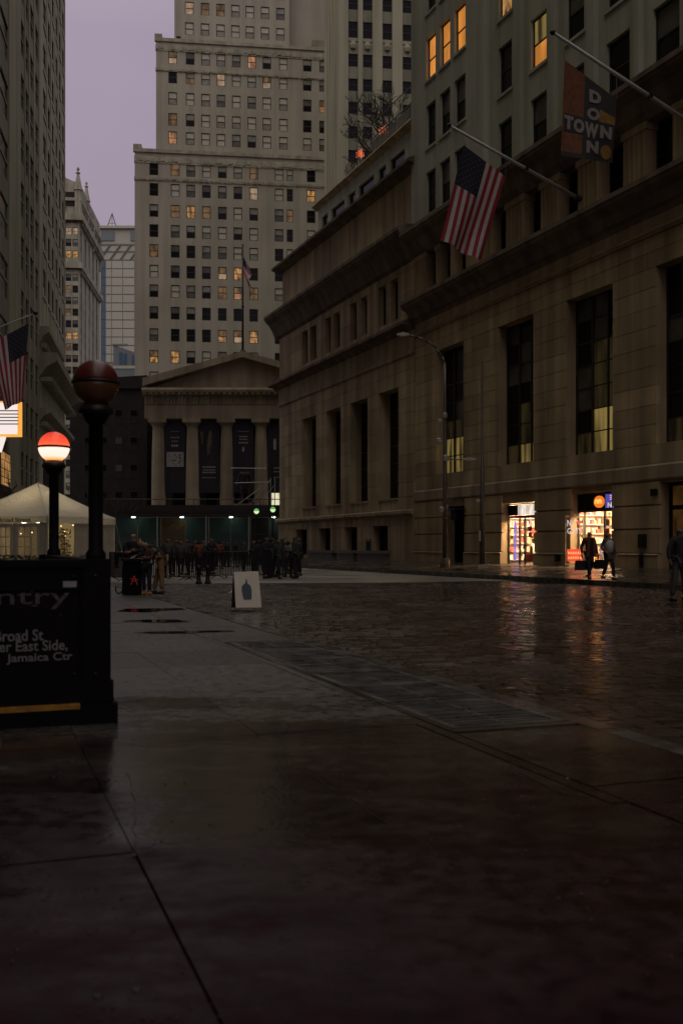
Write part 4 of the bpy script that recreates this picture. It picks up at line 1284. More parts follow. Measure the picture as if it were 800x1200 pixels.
# stylobate and flight of steps
for k in range(14):
    z = ZB - .407 * k
    b = MB(); b.box(-HW - .2, HW + .2, -.35 - .42 * (k + 1), (5 if k == 0 else -.35 - .42 * k), z - .407 * (1 if k < 13 else 1), z - .004); b.build('step', 'temple_stone', E)
b = MB(); b.box(-HW, HW, -.3, 4.6, 0, 5.2); b.build('podium', 'temple_stone', E)
# gable roof railing and clutter along the ridge, as in the skyline of the roof
b = MB()
for k in range(14):
    xx = -2 + k * .75; zz = ap + .35 - abs(xx) * .235
    b.tube((xx, 8, zz - .5), (xx, 8, zz + .9), .04, n=5)
for q in (.45, .9): b.path([(-2, 8, ap + q - .2), (0, 8, ap + .2 + q), (8, 8, ap - 1.8 + q)], .035, 5)
b.build('roof_rail', 'black_metal', E)
# banners hung between the columns
plain('banner_navy', (.012, .011, .020), .7, var=.3)
plain('banner_print', (.30, .29, .28), .7)
plain('banner_brown', (.09, .06, .04), .7)
specs = [
    (-7.6, [(.9, 14.0, .07), (1.0, 13.3, .12), (.7, 12.9, .1), (.8, 12.35, .22)], 'white printed panel above its middle', 'panel'),
    (-3.8, [(1.5, 10.0, .16), (1.4, 9.7, .12), (1.5, 9.4, .16), (1.6, 8.85, .09)], 'brown standing figure printed near its top', 'figure'),
    (0.0, [(1.2, 14.0, .07), (1.0, 13.4, .14), (.9, 13.1, .12), (1.1, 12.7, .16), (.3, 11.8, .5)], 'short lines of white print in its upper half', 'none'),
    (3.8, [(.9, 9.9, .14), (.9, 9.5, .14), (.9, 8.9, .1)], 'white spot printed high beside the corner building', 'spot')]
for cx_, lines, what, kind in specs:
    t = thing('hanging_banner', 'dark banner between temple columns with ' + what, 'banner', (o.x + cx_, 110.6, 0), group='banners hung in the temple portico')
    b = MB()
    nx = 6
    for i in range(nx):
        xa_, xb_ = -1.12 + 2.24 * i / nx, -1.12 + 2.24 * (i + 1) / nx
        ya, yb = .05 * math.sin(i * 1.7), .05 * math.sin((i + 1) * 1.7)
        b.quad((xa_, ya, 7.2), (xb_, yb, 7.2), (xb_, yb, 15.2), (xa_, ya, 15.2))
        b.quad((xa_, ya + .02, 7.2), (xa_, ya + .02, 15.2), (xb_, yb + .02, 15.2), (xb_, yb + .02, 7.2))
    b.build('cloth', 'banner_navy', t)
    for w, z, h in lines:
        k = max(1, int(w / .22))
        m = MB()
        for q in range(k):
            xx = -w / 2 + w * q / k
            m.box(xx, xx + w / k * .72, -.09, -.07, z, z + h)
        m.build('print', 'banner_print', t, kind='stuff')
    if kind == 'panel':
        b = MB(); b.box(-.95, .95, -.085, -.07, 10.1, 11.75); b.build('printed_panel', 'banner_print', t)
        b = MB()
        for q in range(26):
            xx = rd.uniform(-.85, .75); zz = rd.uniform(10.2, 11.5); b.box(xx, xx + rd.uniform(.05, .2), -.095, -.086, zz, zz + rd.uniform(.05, .25))
        b.build('print', 'banner_brown', t, kind='stuff')
    if kind == 'figure':
        b = MB(); b.path([(-.1, -.08, 11.4), (0, -.08, 12.4), (.1, -.08, 13.4), (.15, -.08, 14.1)], [.16, .3, .26, .12], 8); b.path([(-.8, -.08, 12.6), (-.85, -.08, 14)], [.1, .22], 6); b.build('printed_figure', 'banner_brown', t)
    if kind == 'spot':
        b = MB(); b.box(-.5, -.2, -.085, -.07, 12.0, 13.2); b.build('print', 'banner_print', t)

# ------------------------------------------------------------------ buildings either side of the temple
t = thing('dark_building', 'dark low building with a few dim lights left of the columned temple', 'building', P(148, 640, 124).xyz * 1 - Vector((0, 0, HC)))
b = MB()
xl, xr = -7.0, 2.6
b.hexa([(xl, 0, 0), (xr, 0, 0), (xr, 22, 0), (xl, 22, 0), (xl, 0, 22.0), (xr, 0, 22.6), (xr, 22, 22.6), (xl, 22, 22.0)])
b.build('wall', 'dark_brick', t)
b = MB(); b.box(xl - .2, xr, -.35, 1, 20.9, 21.3); b.build('cornice', 'dark_brick', t)
for i in range(4):
    for j in range(5):
        xx = -5.2 + i * 1.9; zz = 3 + j * 3.4
        lit = (i, j) in ((1, 1), (2, 3), (1, 4), (2, 2))
        sash_window(t, xx, xx + .95, zz, zz + 1.7, -.05, ('lit_dim', 'glass_dark') if (i, j) == (1, 1) else ('glass_black', 'sash_dim' if lit else 'glass_black'))
t = thing('stone_building', 'stone building with one bright window right of the temple steps', 'building', P(340, 640, 112).xyz - Vector((0, 0, HC)))
b = MB(); b.box(-.9, 12, 6.5, 30, 0, 17.5); b.build('wall', 'temple_dark', t)
glow('lit_door', (.95, .90, .60), .75, 1, 1.2, .6)
b = MB(); b.box(-2.2, -.6, -.6, .0, 5.5, 9.6); b.build('lobby_frame', 'pole_metal', t)
b = MB(); b.box(-2.05, -.75, -.64, -.6, 5.7, 8.3); b.build('pane', 'lit_door', t)
b = MB(); b.box(-2.05, -.75, -.64, -.6, 8.45, 9.4); b.build('pane', 'blind_grey', t)
b = MB(); b.box(-2.4, 3, -.5, 6.5, 0, 5.5); b.build('base', 'temple_dark', t)

# ------------------------------------------------------------------ gothic tower far left
o = P(76, 640, 260)
GO = Frame(o.x, o.y, R(4.9))
G = GO.thing('gothic_tower', 'ornate gothic office tower with pinnacles in the gap left of the sky', 'building')
xg = GO.lx(93)
sg = GO.world(xg, 0)
GS = Frame(sg.x, sg.y, R(4.9 + 90))      # side facing the street, x runs away
DG = GS.lx(117.2)
zt = GO.lz(93, 213)
wc = [GO.lx(77.2), GO.lx(85.2)]
pitch_ = 13.5 * 260 / F
rz = [GO.lz(80, 257 + 13.6 * k) for k in range(26)]
ops = [(c, c + 1.45, z - .95, z + .95) for c in wc for z in rz]
b = MB(); wall_mb(b, -14, xg, 0, zt, ops, .3); b.build('wall', 'gothic_stone', G)
b = MB(); b.box(-14, xg - .7, .6, DG, 0, zt); b.build('core', 'gothic_stone', G)
glit = {(0, 1): 'lit_pale', (1, 1): 'lit_pale', (0, 3): 'lit_orange', (1, 3): 'lit_orange', (0, 8): 'lit_dim', (0, 10): 'lit_orange', (1, 10): 'lit_orange', (0, 11): 'lit_dim', (0, 6): 'lit_dim'}
for i, c in enumerate(wc):
    for j, z in enumerate(rz):
        m = glit.get((i, j)); m = (m, m) if m else rd.choice([('glass_dark', 'sash_dim'), ('glass_dark', 'glass_dark'), ('sash_dim', 'blind_dim')])
        sash_window(G, c, c + 1.45, z - .95, z + .95, .12, m, t=.1)
# street side: piers with narrow strips, belts and pinnacles
strips = [(DG * (.06 + .185 * k), DG * (.06 + .185 * k) + 2.2) for k in range(5)]
b = MB(); wall_mb(b, 0, DG, 0, zt, [(a, c, 0, zt - 12) for a, c in strips], .5)
b.v = [(xg - v[1], v[0], v[2]) for v in b.v]
b.build('side_wall', 'gothic_side', G)
for a, c in strips:
    b = MB(); b.box(xg - .6, xg - .45, a, c, 0, zt - 12); st = b.build('window_strip', 'sash_dim', G)
    b = MB(); b.box(xg - .46, xg - .3, a, c, 0, 1.3); me = b.mesh('spandrel', 'gothic_side')
    z = 20
    while z < zt - 14: link('spandrel', me, st, (0, 0, z)); z += 3.03
def belt(z, pr, h):
    b = MB(); b.box(-14, xg + pr, -pr, .2, z, z + h); b.box(xg - .2, xg + pr, .2, DG + pr, z, z + h)
    y = 1
    while y < DG:
        b.box(xg, xg + pr * .8, y, y + .5, z - .9, z); y += 1.6
    b.build('belt_course', 'gothic_stone', G)
belt(GO.lz(93, 315), .9, 1.6); belt(GO.lz(93, 259), 1.1, 1.8); belt(GO.lz(93, 236), .6, .8)
def pinnacle(x, y, z, s):
    b = MB(); b.lathe([(.9 * s, -4), (.95 * s, 2 * s), (1.2 * s, 2.2 * s), (1.0 * s, 2.6 * s), (.55 * s, 5 * s), (.3 * s, 6.2 * s), (.62 * s, 6.5 * s), (.2 * s, 7.0 * s), (.42 * s, 7.5 * s), (.06 * s, 8.1 * s)], (x, y, z), 8); b.build('pinnacle', 'gothic_stone', G)
pinnacle(xg - .3, .2, zt - 4.5, 1.05); pinnacle(xg - .2, DG * .36, zt - 3.0, .95); pinnacle(xg - .2, DG * .62, zt - 8, .9); pinnacle(xg - .2, DG * .98, zt - 10, .9); pinnacle(xg - 4.2, .1, zt - 8.5, .8)
b = MB(); b.poly([(-14, 0, zt), (xg - 1.2, 0, zt), (xg - 3.6, 0, zt + 1.0), (xg - 5.2, 0, zt + 5.4), (-14, 0, zt + 8)]); b.poly([(-14, 4, zt), (-14, 4, zt + 8), (xg - 5.2, 4, zt + 5.4), (xg - 3.6, 4, zt + 1), (xg - 1.2, 4, zt)])
b.quad((xg - 3.6, 0, zt + 1), (xg - 3.6, 4, zt + 1), (xg - 5.2, 4, zt + 5.4), (xg - 5.2, 0, zt + 5.4)); b.quad((xg - 5.2, 0, zt + 5.4), (xg - 5.2, 4, zt + 5.4), (-14, 4, zt + 8), (-14, 0, zt + 8)); b.build('gable', 'gothic_stone', G)
for q in range(7):
    b = MB(); yy = DG * (q + .5) / 7; b.box(xg - .5, xg + .35, yy - .35, yy + .35, zt - 9 - 2 * (q % 2), zt - 2.5 - (q % 3)); b.build('buttress', 'gothic_stone', G)
b = MB(); b.box(-14, xg - .2, -.25, .1, zt - 9.3, zt - 8.7); b.box(-3.4, xg - .9, -.3, .1, zt - 6.3, zt - 2.8); b.build('loggia', 'dark_brick', G)

# ------------------------------------------------------------------ distant pale glass tower
plain('tower_panel', (.45, .45, .37), .4, var=.06, scale=.05)
plain('tower_blue', (.07, .13, .19), .2, var=.15, scale=.2)
plain('tower_line', (.20, .21, .19), .5)
plain('annex_grey', (.17, .20, .22), .35, var=.1)
o = P(117, 640, 400)
t = thing('distant_tower', 'pale distant tower with blue glass edge and a rooftop mast', 'building', (o.x, o.y, 0))
sc = 400 / F
X = lambda px: (px - 117) * sc
Z = lambda py: HC + (H - py) * sc
b = MB(); b.box(0, X(175), .3, 30, 0, Z(265)); b.build('core', 'tower_panel', t)
cx_s = [124, 131, 144, 158, 172]
hs = list(range(305, 432, 10))
for i in range(len(cx_s) - 1):
    for j in range(len(hs) - 1):
        b = MB(); b.box(X(cx_s[i]) + .12, X(cx_s[i + 1]) - .12, 0, .5, Z(hs[j + 1]) + .2, Z(hs[j]) - .2); b.build('cladding_panel', 'tower_panel', t)
for j in range(len(hs) - 1):
    b = MB(); b.box(X(118.6), X(123.6), .02, .5, Z(hs[j + 1]) + .25, Z(hs[j]) - .1); b.build('pane', 'tower_blue', t)
b = MB(); b.box(X(117), X(175), .2, .32, Z(432), Z(304)); b.build('joint_backing', 'tower_line', t)
b = MB(); b.box(X(117), X(118.4), -.1, .5, Z(460), Z(266)); b.build('corner_fin', 'blind_grey', t)
b = MB()
for k in range(5):
    a = 117 + 12 * k; b.tube((X(a), .1, Z(304)), (X(a + 12), .1, Z(287)), .35, n=5); 
    b.tube((X(a), .1, Z(432)), (X(a + 9), .1, Z(446)), .3, n=5); b.tube((X(a + 9), .1, Z(432)), (X(a), .1, Z(446)), .3, n=5)
b.box(X(117), X(175), 0, .3, Z(287), Z(285.5)); b.box(X(117), X(175), 0, .3, Z(295), Z(294)); b.box(X(117), X(175), 0, .3, Z(305), Z(303.8)); b.build('truss', 'tower_line', t)
b = MB(); b.box(X(118.5), X(134), -.1, .4, Z(282), Z(271)); b.build('louvre', 'annex_grey', t)
b = MB(); b.box(X(153), X(175), -.1, .4, Z(282), Z(271)); b.build('louvre', 'annex_grey', t)
b = MB(); b.box(X(116), X(175), -.8, .4, Z(268), Z(265)); b.build('roof_edge', 'blind_grey', t)
b = MB(); b.tube((X(122), 4, Z(266)), (X(128.7), 4, Z(247)), .22, n=5); b.tube((X(135), 4, Z(266)), (X(129.3), 4, Z(247)), .22, n=5); b.tube((X(129), 4, Z(266)), (X(129), 4, Z(245)), .14, n=5); b.tube((X(125), 4, Z(258)), (X(132), 4, Z(258)), .12, n=5); b.tube((X(143), 4, Z(265)), (X(156), 4, Z(261)), .2, n=5); b.build('mast', 'tower_line', t)
o = P(133, 640, 330)
t = thing('glass_annex', 'low grey glass block with slanted roof in front of the distant tower', 'building', (o.x, o.y, 0))
sc2 = 330 / F
X2 = lambda px: (px - 133) * sc2
Z2 = lambda py: HC + (H - py) * sc2
b = MB(); b.hexa([(0, 0, 0), (X2(175), 0, 0), (X2(175), 20, 0), (0, 20, 0), (0, 0, Z2(404)), (X2(175), 0, Z2(419)), (X2(175), 20, Z2(419)), (0, 20, Z2(404))]); b.build('wall', 'annex_grey', t)
b = MB(); b.hexa([(-.2, -.3, Z2(405)), (X2(150), -.3, Z2(405)), (X2(150), 1, Z2(405)), (-.2, 1, Z2(405)), (-.2, -.3, Z2(403)), (X2(150), -.3, Z2(403)), (X2(150), 1, Z2(403)), (-.2, 1, Z2(403))]); b.build('roof_edge', 'tower_line', t)
for k in range(8):
    b = MB(); b.box(X2(135 + 5 * k), X2(139 + 5 * k), -.06, .05, Z2(428), Z2(412 + k)); b.build('pane', 'tower_blue' if k % 3 else 'annex_grey', t)
b = MB(); b.box(X2(133), X2(175), -.2, .1, Z2(432), Z2(428.5)); b.build('ledge', 'blind_grey', t)

# ------------------------------------------------------------------ left-hand buildings
LF = Frame(-9.3 - .18 * 20, 20, math.atan2(1, -.18))
L1 = LF.thing('office_tower', 'tall dark office tower with pale piers along the left edge of the street', 'building')
xq = LF.lx(47.3)
ZL = 92
def piers_and_strips(parent, marks, z0, z1, mat):
    """marks: (x0,x1,'pier'|'strip')"""
    for a, c, k in marks:
        if k == 'pier':
            b = MB(); b.box(a, c, 0, 1.2, z0, z1); b.build('pier', mat, parent)
        else:
            b = MB(); b.box(a, c, .13, 1.2, z0, z1); st = b.build('window_strip', 'glass_dark', parent)
            b = MB(); b.box(a, c, .05, .14, 0, 1.35); me = b.mesh('spandrel', 'slender_spandrel')
            b = MB(); b.box(a, c, .08, .135, 0, .12); me2 = b.mesh('rail', 'blind_dim')
            z = z0 + 1.0
            while z < z1 - 2:
                link('spandrel', me, st, (0, 0, z)); link('rail', me2, st, (0, 0, z + 2.45)); z += 3.6
mk = [(LF.lx(a), LF.lx(c), k) for a, c, k in ((11, 25, 'pier'), (25, 29.4, 'strip'), (29.4, 30.6, 'pier'), (30.6, 34.6, 'strip'), (34.6, 35.9, 'pier'), (35.9, 40.4, 'strip'), (40.4, 41.8, 'pier'), (41.8, 46, 'strip'), (46, 47.3, 'pier'))]
piers_and_strips(L1, mk, 3.0, ZL, 'left_stone')
xw0 = LF.lx(11)
wdt = 3.4
edge = xw0
marks = []
while edge > -95:
    marks.append((edge - wdt, edge, 'strip')); marks.append((edge - wdt - 3.2, edge - wdt, 'pier')); edge -= wdt + 3.2
piers_and_strips(L1, marks[:2], 3.0, ZL, 'left_stone')
b = MB(); b.box(edge, xw0 - 2 * 3.3, 0, 1.2, 3.0, ZL)
b.build('wall', 'left_stone', L1)
b = MB(); b.box(edge, xq, 1.2, 40, 0, ZL); b.box(edge, xq, .15, 1.2, 0, 3.0); b.build('core', 'left_stone', L1)
xs0, xs1 = marks[0][0], marks[0][1]
b = MB(); b.box(xs0, xs1, -.05, .3, 4.3, 6.9)
wf = b.build('lit_window', 'window_frame_brown', L1)
n = 4
for i in range(n):
    for j in range(5):
        ww = (xs1 - xs0) / n; b = MB(); b.box(xs0 + i * ww + .05, xs0 + (i + 1) * ww - .05, -.08, -.05, 4.4 + j * .49, 4.4 + (j + 1) * .49 - .06); b.build('pane', 'lit_orange' if j not in (0,) else 'glass_dark', wf)
# next building: paler, ribbed, with classical belts low down
L2 = LF.thing('ribbed_building', 'pale ribbed stone building with heavy cornices beyond the left office tower', 'building')
xe = LF.lx(76.2)
cols = [(xq + (xe - xq) * f, xq + (xe - xq) * f + 1.9) for f in (.10, .25, .40, .55, .70, .85)]
ops = []
z = 21
while z < ZL + 4:
    ops += [(a, c, z, z + 2.1) for a, c in cols]; z += 3.55
b = MB(); wall_mb(b, xq + .02, xe, 0, ZL + 8, ops, .16); b.quad((xe, 0, 0), (xe, 30, 0), (xe, 30, ZL + 8), (xe, 0, ZL + 8)); b.build('wall', 'left_pale', L2)
b = MB(); b.box(xq + .02, xe - .05, .6, 30, 0, ZL + 8); b.build('core', 'left_pale', L2)
for k, op in enumerate(ops):
    sash_window(L2, op[0], op[1], op[2], op[3], .05, ('blind_grey', 'sash_dim') if k % 3 == 0 else ('sash_dim', 'glass_dark'), t=.1)
rib = MB()
b = MB(); b.box(0, .8, -.05, .02, 19, ZL + 8); me = b.mesh('rib', 'left_pale')
for a, c in cols: link('rib', me, L2, (c + .25, 0, 0))
b = MB(); b.box(-.1, 2.0, -.09, .02, -.22, 0); me = b.mesh('sill', 'blind_grey')
for op in ops: link('sill', me, L2, (op[0], 0, op[2]))
def lcorn(z, pr, h, xx1):
    b = MB(); b.sweep_x(xq - .3, xx1, [(-.05, z - h), (.2, z - h), (.2, z), (-pr, z), (-pr, z - h * .35), (-pr * .4, z - h * .6)]); b.build('cornice', 'left_stone', L2)
    b = MB()
    x_ = xq
    while x_ < xx1 - .4:
        b.box(x_, x_ + .35, -pr * .7, -.02, z - h - .35, z - h - .02); x_ += 1.1
    b.build('brackets', 'left_stone', L2, kind='stuff')
lcorn(LF.lz(49, 386), .7, 1.2, xq + 12); lcorn(LF.lz(49, 416), 1.3, 1.8, xe + 2); lcorn(LF.lz(49, 480), .8, 1.0, xe + 1)
b = MB(); b.box(xq + 2, xe - 2, -.1, .3, 0.1, 10); b.build('shopfront', 'dark_brick', L2)
# ------------------------------------------------------------------ subway entrance in the left foreground
plain('worn_print', (.10, .08, .075), .6, var=.5, scale=30)
plain('sign_print', (.24, .22, .21), .55, var=.12, scale=30)
plain('sticker_white', (.36, .34, .38), .5)
plain('yellow_paint', (.38, .18, .02), .4, var=.35, scale=14)
c0 = P(130, 848, 7.36)
SE = Frame(c0.x, c0.y, R(21))
S = SE.thing('subway_entrance', 'black subway stair enclosure with white station lettering and yellow stripe', 'subway entrance')
TOP = 1.205
b = MB(); b.box(-4.6, -.2, .03, .11, .3, TOP - .06); b.build('sign_panel', 'black_paint', S)
for (x0, x1, y0, y1) in ((-.2, 0, 0, .2), (-.2, 0, 4.1, 4.3), (-4.8, -4.6, 0, .2)):
    b = MB(); b.box(x0, x1, y0, y1, .3, TOP); b.build('post', 'black_paint', S)
b = MB(); b.box(-.13, -.05, .2, 4.1, .3, TOP - .06); b.build('side_panel', 'black_paint', S)
b = MB(); b.box(-4.6, -.2, -.005, .15, TOP - .058, TOP - .004); b.box(-.16, -.02, .2, 4.1, TOP - .058, TOP - .004); b.build('cap_rail', 'black_paint', S)
b = MB(); b.box(-4.6, -.2, .012, .032, .98, 1.0); b.box(-.215, -.2, .012, .03, .32, .98); b.build('frame_trim', 'black_paint', S)
bm_ = MB(); bm_.lathe([(.012, 0), (.012, .006), (.006, .01)], (0, 0, 0), 8); bolt = bm_.mesh('bolt', 'black_metal')
for k in range(5):
    for zz_ in (.36, 1.08):
        link('bolt', bolt, S, (-.11 if k == 4 else -.26 - .62 * k, .0 if k == 4 else .028, zz_), rot=(R(90), 0, 0))
rs2 = random.Random(6)
for k in range(9):
    m_ = MB(); xx, zz_ = rs2.uniform(-1.6, -.3), rs2.uniform(.36, 1.1); w_ = rs2.uniform(.01, .05)
    m_.poly([(xx, .028, zz_), (xx + w_, .028, zz_ + rs2.uniform(-.01, .01)), (xx + w_ * .8, .028, zz_ + .006), (xx + .004, .028, zz_ + .008)]); m_.build('chip', 'worn_print', S)
b = MB(); b.box(-4.85, .018, -.02, .22, .155, .31); b.box(-.22, .018, .22, 4.3, .155, .31); b.build('plinth', 'black_paint', S)
b = MB(); b.box(-4.9, .045, -.05, .25, -.02, .15); b.box(-.25, .045, .25, 4.35, -.02, .15); b.build('plinth', 'black_paint', S)
xe_ = SE.lx(94, -.05)
b = MB(); b.sweep_x(-4.8, xe_, [(-.058, .118), (-.02, .118), (-.02, .156), (-.058, .152)]); b.build('yellow_stripe', 'yellow_paint', S)
for s, xl, xr, yt, yb, mat in (('Broad St', -6, 51, 738, 751.5, 'sign_print'), ('Lower East Side,', -30, 79.5, 751, 765.5, 'sign_print'), ('Jamaica Ctr', 8, 85, 765, 777.5, 'sign_print'), ('Entry', -30, 82, 689, 714.5, 'worn_print')):
    x0, x1 = SE.lx(xl, .03), SE.lx(xr, .03)
    pm = (xl + xr) / 2
    text_obj('lettering', s, S, (x0, .027, SE.lz(pm, yb, .03)), x1 - x0, SE.lz(pm, yt, .03) - SE.lz(pm, yb, .03), mat, ext=.002, bold=(.002 if s == 'Entry' else .014))
b = MB(); x0, x1 = SE.lx(74, .03), SE.lx(90, .03); b.box(x0, x1, .022, .03, SE.lz(82, 690, .03), SE.lz(82, 681, .03)); b.build('sticker', 'sticker_white', S)
b = MB()
for k in range(7): b.box(-4.5, -.3, .6 + .3 * k, .9 + .3 * k, -.01, .0 + .002 * k)
b.build('landing', 'black_paint', S)

plain('globe_red', (.10, .010, .010), .3)
plain('globe_amber', (.16, .075, .03), .2)
def globe_glow(name, stops, strength):
    m, t, b = _new(name)
    tc_ = t.nodes.new('ShaderNodeTexCoord'); sp_ = t.nodes.new('ShaderNodeSeparateXYZ')
    t.links.new(tc_.outputs['Generated'], sp_.inputs[0])
    r = t.nodes.new('ShaderNodeValToRGB')
    r.color_ramp.elements[0].position = stops[0][0]; r.color_ramp.elements[0].color = (*stops[0][1], 1)
    r.color_ramp.elements[1].position = stops[-1][0]; r.color_ramp.elements[1].color = (*stops[-1][1], 1)
    for p_, c_ in stops[1:-1]: r.color_ramp.elements.new(p_).color = (*c_, 1)
    t.links.new(sp_.outputs[2], r.inputs[0]); t.links.new(r.outputs[0], b.inputs['Emission Color'])
    b.inputs['Emission Strength'].default_value = strength; b.inputs['Roughness'].default_value = .2
    b.inputs['Base Color'].default_value = (.1, .05, .04, 1)
globe_glow('globe_red_lit', [(0, (1.0, .17, .06)), (.3, (1.0, .09, .035)), (1, (.55, .03, .02))], .95)
globe_glow('globe_white_lit', [(0, (.9, .22, .03)), (.18, (1.0, .36, .10)), (.36, (1.0, .66, .52)), (.85, (1.0, .72, .62)), (1, (1.0, .5, .3))], 1.15)
def globe_lamp(px, py, d, lit, label):
    g = P(px, py, d); r = .172
    t = thing('globe_lamp', label, 'street lamp', (g.x, g.y, 0), group='subway globe lamps')
    zc_ = g.z
    b = MB(); b.lathe([(.075, TOP - .05), (.075, TOP + .04), (.055, TOP + .07), (.052, zc_ - r - .14), (.075, zc_ - r - .12), (.11, zc_ - r - .05), (.085, zc_ - r + .0)], n=16); b.build('pole', 'black_paint', t, True)
    b = MB(); b.lathe([(.05, zc_ - r - .075), (.13, zc_ - r - .06), (.13, zc_ - r - .03), (.1, zc_ - r + .02)], n=16); b.build('collar', 'bronze_dark', t, True)
    up = [(r * math.cos(a), zc_ + r * math.sin(a)) for a in [math.pi / 2 * k / 8 for k in range(9)]]
    lo = [(r * math.cos(a), zc_ + r * math.sin(a)) for a in [-math.pi / 2 * (1 - k / 8) * .93 for k in range(9)]]
    b = MB(); b.lathe(up[:-1] + [(.004, zc_ + r)], n=24); b.build('globe_top', 'globe_red_lit' if lit else 'globe_red', t, True)
    b = MB(); b.lathe(lo, n=24); b.build('globe_bowl', 'globe_white_lit' if lit else 'globe_amber', t, True)
    b = MB(); b.lathe([(r + .001, zc_ - .012), (r + .008, zc_ - .008), (r + .008, zc_ + .008), (r + .001, zc_ + .012)], n=24); b.build('band', 'bronze_dark', t, True)
globe_lamp(112.5, 449, 7.5, False, 'unlit globe lamp with dark red top on thick black post nearest the viewer')
globe_lamp(63.5, 524, 11.2, True, 'glowing globe lamp with orange red top and white bowl beside the tent')

# ------------------------------------------------------------------ white event tent
plain('tent_fabric', (.82, .80, .70), .7, var=.05, scale=.8)
fabric_light(MAT['tent_fabric'], (.80, .77, .66))
_t = MAT['tent_fabric'].node_tree; _n = _t.nodes.new('ShaderNodeTexNoise'); _n.inputs['Scale'].default_value = 2.2; _n.inputs['Detail'].default_value = 3; _n.inputs['Distortion'].default_value = 1.5
_g = _t.nodes.new('ShaderNodeNewGeometry'); _t.links.new(_g.outputs['Position'], _n.inputs['Vector'])
_b = _t.nodes.new('ShaderNodeBump'); _b.inputs['Strength'].default_value = .8; _b.inputs['Distance'].default_value = .12
_t.links.new(_n.outputs['Fac'], _b.inputs['Height']); _t.links.new(_b.outputs[0], _t.nodes['Principled BSDF'].inputs['Normal'])
plain('tent_wall', (.50, .46, .35), .6, var=.1)
plain('tent_frame', (.6, .54, .42), .5)
glow('bulb_warm', (1.0, .62, .22), 6)
glow('tent_lamp', (1.0, .76, .44), 20)
plain('leaf_dark', (.035, .05, .02), .6, var=.4, scale=20)
plain('leaf_gold', (.30, .22, .06), .6, var=.4, scale=20)
plain('flower_pale', (.5, .42, .33), .6)
TF = Frame(-13.54, 44.5, R(-22))
T = TF.thing('event_tent', 'white peaked event tent with french windows and street name on its valance', 'tent')
a = 2.42; ze, zp, zv = 2.56, 4.12, 2.26
b = MB()
n = 8
for s in range(4):
    cs_, sn_ = math.cos(s * math.pi / 2), math.sin(s * math.pi / 2)
    rot = lambda x, y: (x * cs_ - y * sn_, x * sn_ + y * cs_)
    prev = None
    for k in range(n + 1):
        f = k / n
        h = ze + (zp - ze) * (f ** 1.12)
        w = a * (1 - f) + .02
        p, q = rot(-w, -w), rot(w, -w)
        m_ = rot(0, -w)
        cur = ((*p, h), (*m_, h - .06 * math.sin(f * math.pi)), (*q, h))
        if prev:
            b.quad(prev[0], prev[1], cur[1], cur[0]); b.quad(prev[1], prev[2], cur[2], cur[1])
        prev = cur
b.build('canopy', 'tent_fabric', T)
for s in range(4):   # seams along the hips and a rope at each corner
    th = math.pi / 4 + s * math.pi / 2
    pts_ = [(a * 1.4142 * (1 - f) * math.cos(th), a * 1.4142 * (1 - f) * math.sin(th), ze + (zp - ze) * f ** 1.12 + .012) for f in [k / 8 for k in range(9)]]
    b = MB(); b.path(pts_, .022, 5); b.build('seam', 'tent_fabric', T)
    b = MB(); b.path([(a * 1.41 * math.cos(th), a * 1.41 * math.sin(th), ze - .05), (a * 1.62 * math.cos(th), a * 1.62 * math.sin(th), .05)], .012, 4); b.build('guy_rope', 'pale_pole', T)
for s in range(4):
    cs_, sn_ = math.cos(s * math.pi / 2), math.sin(s * math.pi / 2)
    b = MB(); k = 12
    for i in range(k):
        xa_, xb_ = -a + 2 * a * i / k, -a + 2 * a * (i + 1) / k
        sc0 = .03 * (i % 2); sc1 = .03 * ((i + 1) % 2)
        pts = [(xa_, -a - .01, zv + sc0), (xb_, -a - .01, zv + sc1), (xb_, -a, ze), (xa_, -a, ze)]
        b.quad(*[(x * cs_ - y * sn_, x * sn_ + y * cs_, z) for x, y, z in pts])
    b.build('valance', 'tent_fabric', T)
for x in (-a + .05, a - .05):
    for y in (-a + .05, a - .05):
        b = MB(); b.tube((x, y, 0), (x, y, ze), .045, n=8); b.build('post', 'tent_frame', T)
text_w = (TF.lx(-9, -a), TF.lx(37, -a))
text_obj('lettering', '18 Broad Street', T, (text_w[0], -a - .035, 2.325), text_w[1] - text_w[0], .17, 'pole_brown', bold=.01)
def french(xa_, xb_):
    b = MB(); y = -a + .04
    b.box(xa_, xa_ + .1, y, y + .06, 0, 2.25); b.box(xb_ - .1, xb_, y, y + .06, 0, 2.25); b.box(xa_ + .1, xb_ - .1, y, y + .06, 0, .45); b.box(xa_ + .1, xb_ - .1, y, y + .06, 2.1, 2.25)
    w = (xb_ - xa_ - .2)
    for k in (1, 2): b.box(xa_ + .1 + w * k / 3 - .018, xa_ + .1 + w * k / 3 + .018, y + .01, y + .05, .45, 2.1)
    for k in (1, 2, 3): b.box(xa_ + .1, xb_ - .1, y + .012, y + .048, .45 + 1.65 * k / 4 - .018, .45 + 1.65 * k / 4 + .018)
    o_ = b.build('french_window', 'tent_frame', T)
    for i in range(3):
        for j in range(4):
            b = MB(); b.box(xa_ + .1 + w * i / 3 + .02, xa_ + .1 + w * (i + 1) / 3 - .02, y + .025, y + .032, .47 + 1.65 * j / 4, .43 + 1.65 * (j + 1) / 4); b.build('pane', 'shop_glass', o_)
french(TF.lx(18.5, -a), TF.lx(45, -a)); french(TF.lx(-8, -a), TF.lx(14, -a)); french(TF.lx(-36, -a), TF.lx(-12, -a))
b = MB(); b.box(TF.lx(45, -a) + .02, a - .1, -a + .05, -a + .09, 0, 2.3); b.build('wall_panel', 'tent_wall', T)
